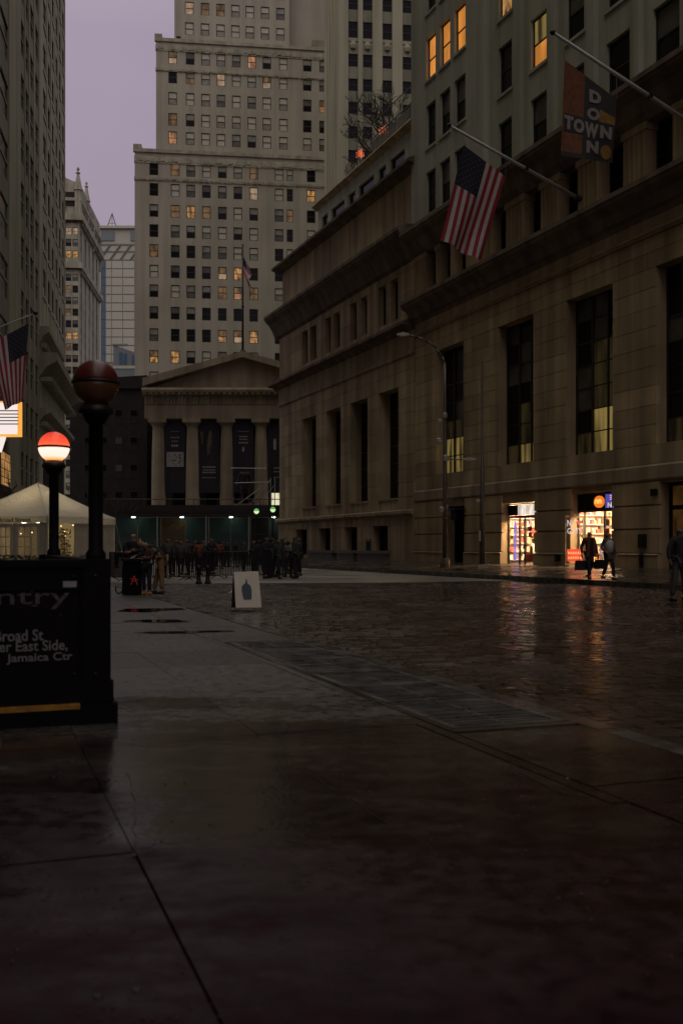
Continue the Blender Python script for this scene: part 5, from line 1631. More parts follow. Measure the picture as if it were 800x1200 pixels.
b = MB(); b.box(TF.lx(14, -a) + .02, TF.lx(18.5, -a) - .02, -a + .05, -a + .09, 0, 2.3); b.build('wall_panel', 'tent_wall', T)
b = MB(); b.box(a - .09, a - .05, -a + 1.9, a - .1, 0, 2.3); b.box(-a + .1, a - .1, a - .09, a - .05, 0, 2.3); b.box(-a + .05, -a + .09, -a + .1, a - .1, 0, 2.3); b.build('wall_panel', 'tent_wall', T)
b = MB(); b.box(-.9, .9, -.06, .06, 2.35, 2.42); b.build('ceiling_lamp', 'tent_lamp', T)
rt = random.Random(4)
b = MB()
for k in range(26):
    b.lathe([(.006, -.02), (.022, 0), (.006, .02)], (rt.uniform(-2, 2), rt.uniform(-1.9, 2), rt.uniform(1.7, 2.3)), 5)
b.build('string_lights', 'bulb_warm', T, kind='stuff')
for k in range(4):
    b = MB(); xx = -1.7 + 1.0 * k; b.box(xx, xx + .7, -.4, .3, .72, .76); b.tube((xx + .35, 0, 0), (xx + .35, 0, .72), .04, n=6); b.build('table', 'tan_paint', T)

def leaves(name, mat, parent, n, rx, ry, z0, z1, s, seed):
    r = random.Random(seed); b = MB()
    for k in range(n):
        th = r.uniform(0, 6.28); q = r.random() ** .5; z = r.uniform(z0, z1)
        x, y = rx * q * math.cos(th), ry * q * math.sin(th)
        d1 = Vector((r.gauss(0, 1), r.gauss(0, 1), r.gauss(0, .6))).normalized() * s * r.uniform(.6, 1.2)
        d2 = d1.cross(Vector((r.gauss(0, 1), r.gauss(0, 1), r.gauss(0, 1)))).normalized() * s * .4
        c = Vector((x, y, z))
        b.poly([c - d1, c + d2, c + d1, c - d2])
    return b.build(name, mat, parent)
for k, (px, fl) in enumerate(((2, 1), (14, 0), (26, 1), (37, 0), (49, 1), (72, 1), (84, 0), (96, 1), (108, 0))):
    d = 38.6 + (0 if px < 50 else (px - 50) * .03)
    p = P(px, 655, d)
    what = ['pale flowers', 'dark leaves'][0 if fl else 1]
    where = ['by the left french window', 'under the gap between french windows', 'under the right french window', 'at the right jamb of the french window', 'by the front corner post of the tent', 'beside the golden plant', 'right of the golden plant', 'near the dark lamp post', 'behind the dark lamp post'][k]
    t = thing('planter', 'low planter box of ' + what + ' ' + where, 'planter', (p.x, p.y, 0), R(-22), group='planters along the tent')
    b = MB(); b.hexa([(-.18, -.14, 0), (.18, -.14, 0), (.18, .14, 0), (-.18, .14, 0), (-.22, -.17, .55), (.22, -.17, .55), (.22, .17, .55), (-.22, .17, .55)]); b.build('box', 'tan_paint', t)
    leaves('foliage', 'leaf_dark', t, 70, .24, .2, .52, .95, .09, k)
    if fl: leaves('flowers', 'flower_pale', t, 26, .24, .2, .62, .92, .06, k + 50)
p = P(76, 650, 43.0)
t = thing('potted_plant', 'tall golden potted plant inside the open side of the tent', 'plant', (p.x, p.y, 0))
b = MB(); b.lathe([(.16, 0), (.22, .4), (.2, .42)], n=10); b.build('pot', 'tan_paint', t)
b = MB(); b.tube((0, 0, .3), (0, 0, 1.9), .02, n=5); b.build('stem', 'pole_brown', t)
leaves('foliage', 'leaf_gold', t, 240, .28, .28, .5, 2.05, .09, 77)

# ------------------------------------------------------------------ flags and poles
def cloth_grid(corner, nu, nv, wave, seed, mats, chooser):
    """corner(u,v) -> point; two sides share the grid; chooser(u,v) -> material index"""
    b = MB()
    for j in range(nv + 1):
        for i in range(nu + 1):
            b.v.append(tuple(corner(i / nu, j / nv)))
    for j in range(nv):
        for i in range(nu):
            b.cur = chooser((i + .5) / nu, (j + .5) / nv)
            k = j * (nu + 1) + i
            b.face(k, k + 1, k + nu + 2, k + nu + 1)
    return b
plain('flag_red', (.30, .012, .03), .7, var=.1)
plain('flag_white', (.52, .47, .45), .7, var=.08)
plain('flag_blue', (.008, .008, .024), .7, var=.1)
def us_flag(A_, B_, A2, B2, wave, label, group, canton_u0=True, fold=1.0):
    """A_ to B_ is the hoist; the canton sits at the A_ end"""
    t = thing('flag', label, 'flag', A_, group=group)
    A_, B_, A2, B2 = [Vector(q) for q in (A_, B_, A2, B2)]
    o0 = A_.copy()
    nrm = (B_ - A_).cross(A2 - A_).normalized()
    def pt(u, v):
        p = (A_ * (1 - u) + B_ * u) * (1 - v) + (A2 * (1 - u) + B2 * u) * v
        w = wave * v * (.3 + v) * math.sin(2 * math.pi * (u * 1.6 * fold + .35 * v)) + wave * .35 * math.sin(6 * v + 5 * u) * v
        return p + nrm * w - o0
    ch = lambda u, v: 2 if (u < 7 / 13 and v < .4) else (0 if int(u * 13) % 2 == 0 else 1)
    b = cloth_grid(pt, 39, 30, wave, 0, None, ch)
    b.build('cloth', ['flag_red', 'flag_white', 'flag_blue'], t, smooth=True)
    st = MB()
    L = (B_ - A_).length
    for r_ in range(9):
        for c_ in range(11):
            if (r_ + c_) % 2: continue
            u = 7 / 13 * (r_ + 1) / 10; v = .4 * (c_ + 1) / 12
            c = pt(u, v)
            e1 = (pt(u + .01, v) - pt(u - .01, v)).normalized(); e2 = (pt(u, v + .01) - pt(u, v - .01)).normalized()
            for sg in (-1, 1):
                pts = []
                for q in range(10):
                    rr_ = L * .008 * (1 if q % 2 == 0 else .42); th = math.pi * q / 5
                    pts.append(c + nrm * (.012 * sg) + e1 * (rr_ * math.cos(th)) + e2 * (rr_ * math.sin(th)))
                st.poly(pts)
    st.build('stars', 'flag_white', t, kind='stuff')
    return t
def flagpole(base, tip, r, label, group, mat='pale_pole'):
    t = thing('flagpole', label, 'flagpole', base, group=group)
    d = Vector(tip) - Vector(base)
    b = MB(); b.tube((0, 0, 0), d, r * 1.15, r * .75, 10); b.build('pole', mat, t, True)
    b = MB(); b.lathe([(.01, -.11), (.1, -.05), (.12, 0), (.1, .05), (.01, .11)], d, 10); b.build('finial', 'bronze_dark', t, True)
    b = MB(); b.lathe([(r * 2.6, -.12), (r * 3, 0), (r * 2.6, .12)], (0, 0, 0), 10); m_ = d * .42; b.lathe([(r * 1.6, -.07), (r * 1.6, .07)], m_, 8); b.build('socket', 'bronze_dark', t)
    return t
def wall_pole(px, py, a_):
    d = LXW / (.9248 * ((px - 400) / F) + .3804)
    base = P(px, py, d)
    return base
G2 = 'flagpoles on the right-hand bank'
b1 = wall_pole(678, 233, 0); tip1 = P(526, 147, 46.6)
flagpole(b1, tip1, .085, 'angled pale flagpole above the bank cornice carrying the striped flag', G2)
def on_pole(base, tip, px):
    # point of the pole seen at column px
    t0_, t1_ = 0.0, 1.0
    for _ in range(40):
        m_ = (t0_ + t1_) / 2; q = base.lerp(tip, m_); x = 400 + q.x / q.y * F
        if x > px: t0_ = m_
        else: t1_ = m_
    return base.lerp(tip, t0_)
q1, q2 = on_pole(b1, tip1, 543), on_pole(b1, tip1, 592)
f1 = us_flag(P(543, 170, q1.y), P(592, 207, q2.y), P(517, 281, q1.y - .1), P(561, 306, q2.y + .1), .13, 'large striped flag with dark blue canton hanging from the pole above the bank cornice', 'striped flags over the street')
b = MB(); b.tube(q1 - Vector(f1.location), Vector((0, 0, 0)), .015, n=4); b.tube(q2 - Vector(f1.location), P(592, 207, q2.y) - Vector(f1.location), .015, n=4); b.build('halyard', 'pole_brown', f1)
b2 = wall_pole(838, 164, 0); tip2 = P(647, 38, 38.2)
flagpole(b2, tip2, .085, 'angled pale flagpole at the upper right carrying the lettered banner', G2)
plain('banner_rust', (.17, .055, .02), .7, var=.35, scale=5)
plain('banner_dark', (.030, .024, .028), .7)
plain('banner_gold', (.26, .14, .03), .7, var=.3, scale=5)
plain('banner_letter', (.27, .25, .23), .7, var=.2, scale=12)
qa, qb = on_pole(b2, tip2, 661), on_pole(b2, tip2, 722)
C4 = [Vector((661, 70, qa.y)), Vector((722, 116, qb.y)), Vector((656.5, 182, qa.y)), Vector((717, 191, qb.y))]
bt = thing('street_banner', 'rust and black banner with DOWN and TOWN crossing letters on upper right pole', 'banner', qa)
def bpt(u, v, off=0.0):
    p = (C4[0] * (1 - u) + C4[1] * u) * (1 - v) + (C4[2] * (1 - u) + C4[3] * u) * v
    w = .09 * math.sin(u * 5.5 + 1 + v) * v
    q = P(p.x, p.y, p.z + w - off)
    return q - qa
b = cloth_grid(bpt, 20, 20, 0, 0, None, lambda u, v: 1 if v > .94 else (0 if u < .41 else (1 if u < .72 or v < .28 else (2 if v < .62 else 1))))
b.build('cloth', ['banner_rust', 'banner_dark', 'banner_gold'], bt, smooth=True)
def uv_of(px, py):
    u = (px - 659) / 60
    for _ in range(6):
        v0 = (C4[0] * (1 - u) + C4[1] * u); v1 = (C4[2] * (1 - u) + C4[3] * u)
        v = (py - v0.y) / (v1.y - v0.y)
        xl = C4[0].x * (1 - v) + C4[2].x * v; xr = C4[1].x * (1 - v) + C4[3].x * v
        u = (px - xl) / (xr - xl)
    return u, v
def banner_shape(me, quad, name, mat, off=.03):
    xs = [v.co.x for v in me.vertices]; ys = [v.co.y for v in me.vertices]
    x0, x1, y0, y1 = min(xs), max(xs), min(ys), max(ys)
    for v in me.vertices:
        s = (v.co.x - x0) / (x1 - x0); t_ = 1 - (v.co.y - y0) / (y1 - y0)
        q = [Vector(p) for p in quad]
        p = (q[0] * (1 - s) + q[1] * s) * (1 - t_) + (q[2] * (1 - s) + q[3] * s) * t_
        v.co = bpt(*uv_of(p.x, p.y), off + (.01 if v.co.z > 0 else 0))
    me.materials.clear(); me.materials.append(MAT[mat])
    link(name, me, bt)
def rectmesh():
    b = MB(); k = 6
    for i in range(k): b.quad((i, 0, .0), (i + 1, 0, .0), (i + 1, 1, .0), (i, 1, .0))
    return b.mesh('patch', 'banner_dark')
banner_shape(rectmesh(), [(660.5, 132), (720, 147), (660, 153), (719, 165)], 'banner_patch', 'banner_dark', .015)
for ch, qd in (('D', [(690, 104), (704, 109), (690, 119), (704, 123)]), ('O', [(687.5, 125), (702.5, 128), (687, 139), (702, 142.5)]),
               ('T', [(661, 134), (671.5, 137), (660.5, 150), (671, 153)]), ('O', [(672, 138), (684.5, 141), (671.5, 154), (684, 157)]),
               ('W', [(685, 142), (701, 146), (684, 160), (700, 163.5)]), ('N', [(703, 146.5), (717, 149.5), (702.5, 161.5), (716, 164)]),
               ('N', [(687, 164), (701, 166), (686.5, 178.5), (700.5, 180.5)])):
    banner_shape(text_mesh(ch, 1, .02, .06), qd, 'lettering', 'banner_letter')
b = MB()
for k in range(20):
    a0, a1 = 2 * math.pi * k / 20, 2 * math.pi * (k + 1) / 20
    b.poly([(.5, .5, 0), (.5 + .5 * math.cos(a0), .5 + .5 * math.sin(a0), 0), (.5 + .5 * math.cos(a1), .5 + .5 * math.sin(a1), 0)])
banner_shape(b.mesh('disc', 'banner_gold'), [(703, 169), (716, 171), (703, 186), (715, 188)], 'banner_disc', 'banner_gold', .025)
b = MB(); b.tube((0, 0, 0), bpt(0, 0), .015, n=4); b.tube(qb - qa, bpt(1, 0), .015, n=4); b.build('halyard', 'pole_brown', bt)
# flag over the left pavement
tipL = P(42, 367, 48); baseL = Vector((-18.6, 47.2, 10.75))
flagpole(baseL, tipL, .04, 'thin pale flagpole slanting out from the left office tower', 'flagpole on the left')
ql = on_pole(Vector(tipL), Vector(baseL), 34); qr = on_pole(Vector(tipL), Vector(baseL), -14)
us_flag(P(34, 379, 48), P(-14, 404, 47.6), P(27, 470, 47.9), P(6, 480, 47.4), .10, 'striped flag drooping over the lit sign at the left edge', 'striped flags over the street')
# flagpole on the temple roof
p0 = P(284.5, 412, 113); p1 = P(284.5, 287, 113)
flagpole(p0, p1, .11, 'upright flagpole on the ridge of the columned temple', 'flagpole on the temple', 'bronze_dark')
us_flag(P(284.8, 300, 113), P(284.8, 318, 113), P(294, 317, 112.6), P(292, 338, 112.6), .2, 'small limp striped flag on the temple roof pole', 'striped flags over the street')

# lit sign box on the left building
glow('sign_cream', (1.0, .86, .82), .8)
glow('sign_edge', (1.0, .45, .08), .8)
t = thing('lit_sign', 'bright projecting sign box with dark horizontal lines at the left edge', 'sign', P(-2, 640, 54).xyz - Vector((0, 0, HC)))
xr_ = (23 - -2) * 54 / F; z0, z1 = P(0, 511, 54).z, P(0, 470, 54).z
b = MB(); b.box(-1.4, xr_, 0, .5, z0, z1); b.build('sign_box', 'sign_edge', t)
b = MB(); b.box(-1.4, xr_ - .10, -.03, .02, z0 + .1, z1 - .1); b.build('sign_face', 'sign_cream', t)
for k in range(5):
    b = MB(); zz = z0 + .62 + .18 * k; b.box(-1.4, xr_ - .04, -.06, -.028, zz, zz + .055); b.build('sign_line', 'tan_paint', t)
b = MB(); b.poly([(-1.4, 0, z0 - .03), (.35, 0, z0 - .03), (.1, 0, z0 - .85), (-1.4, 0, z0 - .85)]); b.poly([(-1.4, .3, z0 - .03), (-1.4, .3, z0 - .85), (.1, .3, z0 - .85), (.35, .3, z0 - .03)]); b.quad((.35, 0, z0 - .03), (.35, .3, z0 - .03), (.1, .3, z0 - .85), (.1, 0, z0 - .85)); b.build('bracket', 'sign_cream', t)
b = MB(); b.box(-1.6, -1.3, .05, .4, z0 + .2, z1 - .2); b.build('arm', 'bronze_dark', t)

# ------------------------------------------------------------------ street furniture
zk = zfar(LXK + .6)
def fur(px, py, zg): return P(px, py, GD(py, zg))
# tall lamp post with a swan neck and a side floodlight
bp_ = fur(521, 667, zk)
dl = bp_.y
t = thing('lamp_post', 'tall street lamp with curved arm, side floodlight and street sign', 'street lamp', (bp_.x, bp_.y, zk))
zz = lambda py: P(521, py, dl).z - zk
k_ = dl / F
b = MB(); b.lathe([(.26, 0), (.26, .3), (.22, .5), (.2, .58)], n=8); b.build('base', 'pole_metal', t)
b = MB(); b.lathe([(.13, .5), (.115, zz(560)), (.09, zz(470)), (.075, zz(425))], n=10); b.build('pole', 'pole_metal', t, True)
arm = [(0, 0, zz(427)), (-3 * k_, 0, zz(418)), (-10 * k_, 0, zz(408)), (-20 * k_, 0, zz(400)), (-32 * k_, 0, zz(395)), (-42 * k_, 0, zz(393))]
b = MB(); b.path(arm, [.07, .06, .055, .05, .05, .05], 8); b.build('arm', 'pole_metal', t, True)
def cobra(parent, x, y, z, s, name='luminaire'):
    b = MB(); L = .85 * s
    b.hexa([(x, y - .1, z - .05), (x + L * .55, y - .2, z - .1), (x + L * .55, y + .2, z - .1), (x, y + .1, z - .05), (x, y - .09, z + .05), (x + L * .5, y - .17, z + .1), (x + L * .5, y + .17, z + .1), (x, y + .09, z + .05)])
    b.hexa([(x + L * .55, y - .2, z - .1), (x + L, y - .1, z - .04), (x + L, y + .1, z - .04), (x + L * .55, y + .2, z - .1), (x + L * .5, y - .17, z + .1), (x + L, y - .08, z + .03), (x + L, y + .08, z + .03), (x + L * .5, y + .17, z + .1)])
    o_ = b.build(name, 'pale_pole', parent)
    b = MB(); b.hexa([(x + L * .3, y - .13, z - .1), (x + L * .75, y - .13, z - .11), (x + L * .75, y + .13, z - .11), (x + L * .3, y + .13, z - .1), (x + L * .3, y - .15, z - .08), (x + L * .75, y - .15, z - .07), (x + L * .75, y + .15, z - .07), (x + L * .3, y + .15, z - .08)]); b.build('lens', 'blind_grey', o_)
cobra(t, -42 * k_, 0, zz(392), -.75)
b = MB(); b.path([(0, 0, zz(537)), (14 * k_, -.1, zz(539)), (22 * k_, -.15, zz(538))], .035, 6); b.build('side_arm', 'pole_metal', t)
cobra(t, 20 * k_, -.15, zz(538.5), .85, 'floodlight')
for px, py, s, nm in ((521, 487, .2, 'sensor'), (515, 494, .16, 'camera'), (514, 517, .22, 'camera'), (522, 537, .24, 'clamp'), (517, 597, .2, 'junction_box')):
    x_ = (px - 521) * k_
    b = MB(); b.lathe([(s * .5, -s * .7), (s * .6, -s * .2), (s * .6, s * .4), (s * .3, s * .7)], (x_, -.12, zz(py)), 8); b.tube((0, 0, zz(py)), (x_, -.12, zz(py)), .03, n=5); b.build(nm, 'pale_pole', t)
b = MB(); b.box(-2 * k_, 9 * k_, -.14, -.11, zz(591), zz(585)); b.build('street_sign', 'pole_brown', t)
# plain tapering pole
bq = fur(564.5, 667.5, zk)
t = thing('tapered_pole', 'plain tapering metal pole on a square base left of the souvenir shops', 'pole', (bq.x, bq.y, zk))
k2 = bq.y / F
zq = lambda py: P(564, py, bq.y).z - zk
b = MB(); b.hexa([(-.3, -.3, 0), (.3, -.3, 0), (.3, .3, 0), (-.3, .3, 0), (-.22, -.22, .28), (.22, -.22, .28), (.22, .22, .28), (-.22, .22, .28)]); b.build('base', 'pole_metal', t)
b = MB(); b.lathe([(.15, .25), (.11, zq(548)), (.075, zq(546)), (.03, zq(425)), (.01, zq(415))], n=10); b.build('pole', 'pole_metal', t, True)
b = MB(); b.box(-.3, -.12, -.06, .06, zq(588), zq(585)); b.build('bracket', 'pale_pole', t)
b = MB(); b.box(-.17, -.1, -.2, -.1, zq(634), zq(622)); b.build('junction_box', 'pale_pole', t)
# sandwich board
plain('board_white', (.80, .75, .60), .5, var=.05)
plain('board_blue', (.06, .095, .13), .5)
plain('board_back', (.08, .06, .05), .6)
pc = P(290, 712, 20.9)
t = thing('sandwich_board', 'white sandwich board with a slate blue bottle mark on the wet pavement', 'sign board', (pc.x, pc.y, 0), R(15))
w_, h_ = .27, .76
b = MB(); b.hexa([(-w_, -.16, .02), (w_, -.16, .02), (w_, -.13, .02), (-w_, -.13, .02), (-w_ - .02, .0, h_), (w_ - .04, 0, h_ + .01), (w_ - .04, .03, h_ + .01), (-w_ - .02, .03, h_)]); b.build('front_board', 'board_white', t)
b = MB(); b.hexa([(-w_ - .02, .30, .0), (w_ - .05, .30, .0), (w_ - .05, .33, .0), (-w_ - .02, .33, .0), (-w_ - .02, .035, h_ - .01), (w_ - .06, .035, h_ - .01), (w_ - .06, .065, h_ - .01), (-w_ - .02, .065, h_ - .01)]); b.build('rear_board', 'board_back', t)
b = MB(); b.box(-w_ - .03, -w_ - .015, -.13, .3, .12, .16); b.build('brace', 'board_back', t)
prof = [(-.085, .16), (.085, .16), (.10, .36), (.085, .44), (.045, .475), (.022, .49), (.03, .52), (.02, .535), (.018, .58), (-.008, .58), (-.005, .535), (-.03, .49), (-.06, .47), (-.10, .43), (-.105, .34)]
m = MB()
yl = lambda z: -.16 + .16 * (z - .02) / (h_ - .02) - .006
m.poly([(x - .01 - .04 * z / h_, yl(z), z + .03) for x, z in prof]); m.poly([(x - .01 - .04 * z / h_, yl(z) + .004, z + .03) for x, z in reversed(prof)]); m.build('bottle_mark', 'board_blue', t)
# bollards
for px, py, w in ((233, 684.5, 'left of the pair before the barriers'), (243.5, 684, 'right of the pair before the barriers')):
    p = fur(px, py, 0)
    t = thing('bollard', 'short black bollard, ' + w, 'bollard', (p.x, p.y, 0), group='bollards in front of the barriers')
    b = MB(); b.lathe([(.11, 0), (.11, .06), (.075, .1), (.07, .5), (.085, .52), (.085, .56), (.07, .6), (.03, .64)], n=12); b.build('post', 'black_metal', t, True)
    b = MB(); b.lathe([(.078, .42), (.078, .45)], n=12); b.build('ring', 'bronze_dark', t)
# litter bin
p = fur(155, 697.5, 0)
kk = p.y / F
t = thing('litter_bin', 'black square litter bin on the pavement beside leaning people', 'litter bin', (p.x, p.y, 0))
b = MB(); b.hexa([(-.23, -.2, .02), (.22, -.2, .02), (.22, .2, .02), (-.23, .2, .02), (-.21, -.19, .9), (.2, -.19, .9), (.2, .19, .9), (-.21, .19, .9)]); b.build('body', 'black_paint', t)
b = MB(); b.box(-.25, .25, -.23, .23, .9, .97); b.build('lid', 'black_metal', t)
b = MB(); b.path([(-.23, 0, .12), (-.35, -.05, .04), (-.42, -.02, .1), (-.44, 0, .22)], .02, 6); b.build('hose', 'black_metal', t)
glow('red_mark', (1.0, .05, .05), .05)
b = MB()
for q in ((-.08, .28, .0, .52), (.09, .28, .0, .52), (-.05, .38, .06, .38), (-.10, .44, .12, .42)):
    b.path([(q[0] + .1, -.235, q[1]), (q[2] + .1, -.235, q[3])], .014, 5)
b.build('red_mark', 'red_mark', t)
# crowd barriers
barm = MB(); barm.tube((0, 0, .12), (0, 0, 1.05), .018, n=5); BAR = barm.mesh('bar', 'black_metal')
def barrier(p0, p1, label, group='crowd barriers across the street'):
    d = p1 - p0; L = d.length
    t = thing('crowd_barrier', label, 'barrier', (p0.x, p0.y, 0), math.atan2(d.y, d.x), group=group)
    b = MB(); b.path([(.04, 0, .12), (.04, 0, 1.0), (.1, 0, 1.07), (L - .1, 0, 1.07), (L - .04, 0, 1.0), (L - .04, 0, .12), (.04, 0, .12)], .02, 6); b.build('frame', 'black_metal', t)
    for x in (.25, L - .25):
        b = MB(); b.path([(x, -.3, 0), (x, 0, .13), (x, .3, 0)], .02, 5); b.build('foot', 'black_metal', t)
    n = 17
    for k in range(1, n): link('bar', BAR, t, (.04 + (L - .08) * k / n, 0, 0))
    return t
pts = [(128, 681), (150, 683), (187, 680), (222, 682), (258, 679), (292, 679), (322, 678), (349, 677)]
gp = [fur(x, y, ROAD) for x, y in pts]
wheres = ['leftmost, behind the enclosure edge', 'behind the litter bin', 'right of the leaning people', 'behind the two bollards', 'left of the sandwich board', 'directly above the sandwich board', 'rightmost, by the standing group']
for k in range(7): barrier(gp[k], gp[k + 1], 'black steel crowd barrier, ' + wheres[k])
gp2 = [fur(x, y, ROAD) for x, y in ((198, 663), (236, 668), (280, 667), (318, 664))]
for k in range(3): barrier(gp2[k], gp2[k + 1], 'black steel crowd barrier of the rear row, ' + ['left end', 'middle', 'right end'][k])
# granite benches by the corner building
for px0, px1, py, w in ((366, 396, 655, 'farthest along'), (401, 421, 658, 'middle one of the three along'), (423, 458, 661.5, 'nearest along')):
    d = 74 - (px0 - 366) * .13
    dB = BF.depth((px0 + px1) / 2, -2.0)
    xa_, xb_ = BF.lx(px0, -2.0), BF.lx(px1, -2.0)
    t = BF.thing('granite_bench', 'low granite bench, ' + w + ' the corner building wall', 'bench', group='granite benches by the corner building')
    zg = zfar(LXW - 2)
    b = MB(); b.box(xa_, xb_, -2.5, -1.9, zg + .55, zg + .75); b.build('seat', 'granite', t)
    b = MB(); b.box(xa_ + .2, xb_ - .2, -2.4, -2.0, zg - .05, zg + .55); b.build('plinth', 'granite', t)
t = BF.thing('metal_stand', 'thin metal frame stand by the second basement window', 'stand')
xa_ = BF.lx(429, -1.2); zg = zfar(LXW - 1.2)
b = MB(); b.path([(xa_, -1.2, zg), (xa_, -1.2, zg + 1.5), (xa_ + .75, -1.2, zg + 1.5), (xa_ + .75, -1.2, zg)], .04, 6); b.build('frame', 'pole_brown', t)
b = MB(); b.box(xa_ + .05, xa_ + .7, -1.22, -1.18, zg + .5, zg + 1.4); b.build('panel', 'dark_brick', t)

# ------------------------------------------------------------------ works in front of the temple
plain('hoarding_teal', (.05, .105, .09), .5, var=.2, scale=.6)
plain('hoarding_tan', (.16, .10, .05), .6, var=.3, scale=.8)
plain('shed_dark', (.03, .024, .024), .6)
glow('tube_white', (.78, 1.0, .92), 8)
SH = 98.5
ks = SH / F
sx = lambda px: (px - 225) * ks
t = thing('sidewalk_shed', 'dark works shed with teal lit hoarding panels below the temple columns', 'works shed', P(225, 640, SH).xyz - Vector((0, 0, HC)))
zS = lambda py: HC + (H - py) * ks
b = MB(); b.box(sx(126), sx(334), -.4, 3.2, zS(605), zS(600)); b.build('deck', 'shed_dark', t)
b = MB(); b.box(sx(126), sx(334), -.45, -.38, zS(600), zS(592)); b.build('parapet', 'shed_dark', t)
pp = [126, 157, 185, 214, 242, 268, 292, 314, 334]
for q in range(len(pp) - 1):
    mat = 'hoarding_tan' if q == 2 else ('shed_dark' if q == 6 else 'hoarding_teal')
    b = MB(); b.box(sx(pp[q]) + .04, sx(pp[q + 1]) - .04, 1.8, 1.9, 1.0, zS(606)); hp = b.build('hoarding_panel', mat, t)
    b = MB(); b.box(sx(pp[q]) + .04, sx(pp[q + 1]) - .04, 1.76, 1.8, 2.45, 2.53); b.build('batten', 'hoarding_teal', hp)
for px in (185, 242, 292, 128, 333):
    b = MB(); b.tube((sx(px), -.3, 0), (sx(px), -.3, zS(605)), .07, n=8); b.build('post', 'pale_pole', t)
for px in (140, 170, 200, 228, 256, 280, 305):
    b = MB(); b.tube((sx(px), -.42, zS(592)), (sx(px), -.42, zS(585)), .04, n=5); b.build('guard_post', 'pole_brown', t)
b = MB(); b.path([(sx(126), -.42, zS(585.3)), (sx(334), -.42, zS(585.3))], .045, 6); b.build('guard_rail', 'pole_brown', t)
for px in (155, 212, 270, 320):
    b = MB(); b.box(sx(px) - .16, sx(px) + .16, .55, .75, zS(605) - .12, zS(605) - .04); b.build('tube_light', 'tube_white', t)
for k in range(5):
    b = MB(); xx = sx(192 + 5 * k); b.box(xx, xx + .3, 1.77, 1.79, 3.0 + .2 * (k % 2), 3.3 + .2 * (k % 2)); b.build('notice', 'banner_gold', t)
# pale raking scaffold tubes and rails by the statue
t = thing('scaffold', 'thin pale scaffold tubes raking up beside the statue', 'scaffold', P(296, 640, 101.5).xyz - Vector((0, 0, HC)))
k3 = 101.5 / F
q = lambda px, py: ((px - 296) * k3, 0, HC + (H - py) * k3)
for a_, c_ in ((q(271, 597), q(317, 563)), (q(288, 597), q(317, 563)), (q(270, 548.5), q(312, 549)), (q(317, 600), q(317, 560)), (q(322, 600), (q(322, 560))), (q(275, 566), q(312, 565)), (q(298, 597), q(322, 568))):
    b = MB(); b.tube(a_, c_, .045, n=6); b.build('tube', 'pale_pole', t)
# green globe posts
glow('globe_green', (.16, .60, .20), .55)
glow('globe_cream', (.75, .95, .45), .8)
for px, py, w in ((300.5, 599, 'left of the two beneath the scaffold'), (319.7, 597, 'right of the two, by the corner building')):
    p = P(px, py, 90)
    t = thing('green_globe_lamp', 'small green and cream globe lamp, ' + w, 'street lamp', (p.x, p.y, 0), group='green globe lamps')
    b = MB(); b.lathe([(.09, 0), (.07, .3), (.06, p.z - .25)], n=8); b.build('post', 'black_metal', t)
    b = MB(); b.lathe([(.24, p.z), (.2, p.z + .14), (.12, p.z + .21), (.01, p.z + .25)], n=12); b.build('globe_top', 'globe_green', t, True)
    b = MB(); b.lathe([(.05, p.z - .25), (.14, p.z - .2), (.21, p.z - .12), (.24, p.z - .002)], n=12); b.build('globe_bowl', 'globe_cream', t, True)

# ------------------------------------------------------------------ bare trees
plain('bark', (.05, .042, .035), .85, var=.3)
def bare_tree(base, h, spread, seed, label, group, lean=(0, 0), depth=5, r0=None):
    r = random.Random(seed)
    t = thing('bare_tree', label, 'tree', base, group=group)
    tr = MB(); br = MB()
    def grow(p, d, L, rad, lev):
        tgt = tr if lev == 0 else br
        n = 3
        pts = [p]
        for k in range(n):
            d = (d + Vector((r.gauss(0, .13), r.gauss(0, .13), r.gauss(.03, .08)))).normalized()
            pts.append(pts[-1] + d * (L / n))
        rr_ = [rad * (1 - .35 * k / n) for k in range(n + 1)]
        tgt.path(pts, rr_, 6 if lev < 2 else 4)
        if lev >= depth: return
        for k in range(r.choice([2, 3, 3]) if lev else 4):
            q = pts[-1] if k == 0 else pts[r.choice([1, 2, 3])]
            nd = (d + Vector((r.gauss(0, spread), r.gauss(0, spread), r.gauss(.15, .3)))).normalized()
            grow(q, nd, L * r.uniform(.58, .82), max(.024, rad * .58), lev + 1)
    grow(Vector((0, 0, 0)), Vector((lean[0], lean[1], 1)).normalized(), h * .30, r0 or h * .017, 0)
    tr.build('trunk', 'bark', t); br.build('branches', 'bark', t)
    return t
g_ = 'bare trees on the roof terrace'
for k, (px, h, yy) in enumerate(((409, 5.5, SBK + 1.6), (424, 6.5, SBK + 2.2), (445, 7.5, SBK + 2.4), (461, 8.5, SBK + 2.0), (473, 8.5, SBK + 2.6))):
    lx_ = BF.lx(px, yy)
    bare_tree(BF.world(lx_, yy, 33.3), h, .6, 31 + k, 'bare winter tree on the roof terrace, ' + ['leftmost and lowest', 'just right of the lower heater', 'left of the upper heater', 'right of the upper heater', 'rightmost, against the bank'][k], g_)
p = P(106, 640, 66)
bare_tree((p.x, p.y, 0), 7.5, .5, 8, 'bare street tree between the lit globe lamp and the dark lamp', 'street trees behind the tent')
p = P(38, 640, 50)
bare_tree((p.x - .4, p.y, 0), 5.8, .5, 12, 'thin bare street tree rising behind the tent peak', 'street trees behind the tent')
glow('heater_orange', (1.0, .16, .05), 1.0, .9, 3, .15)
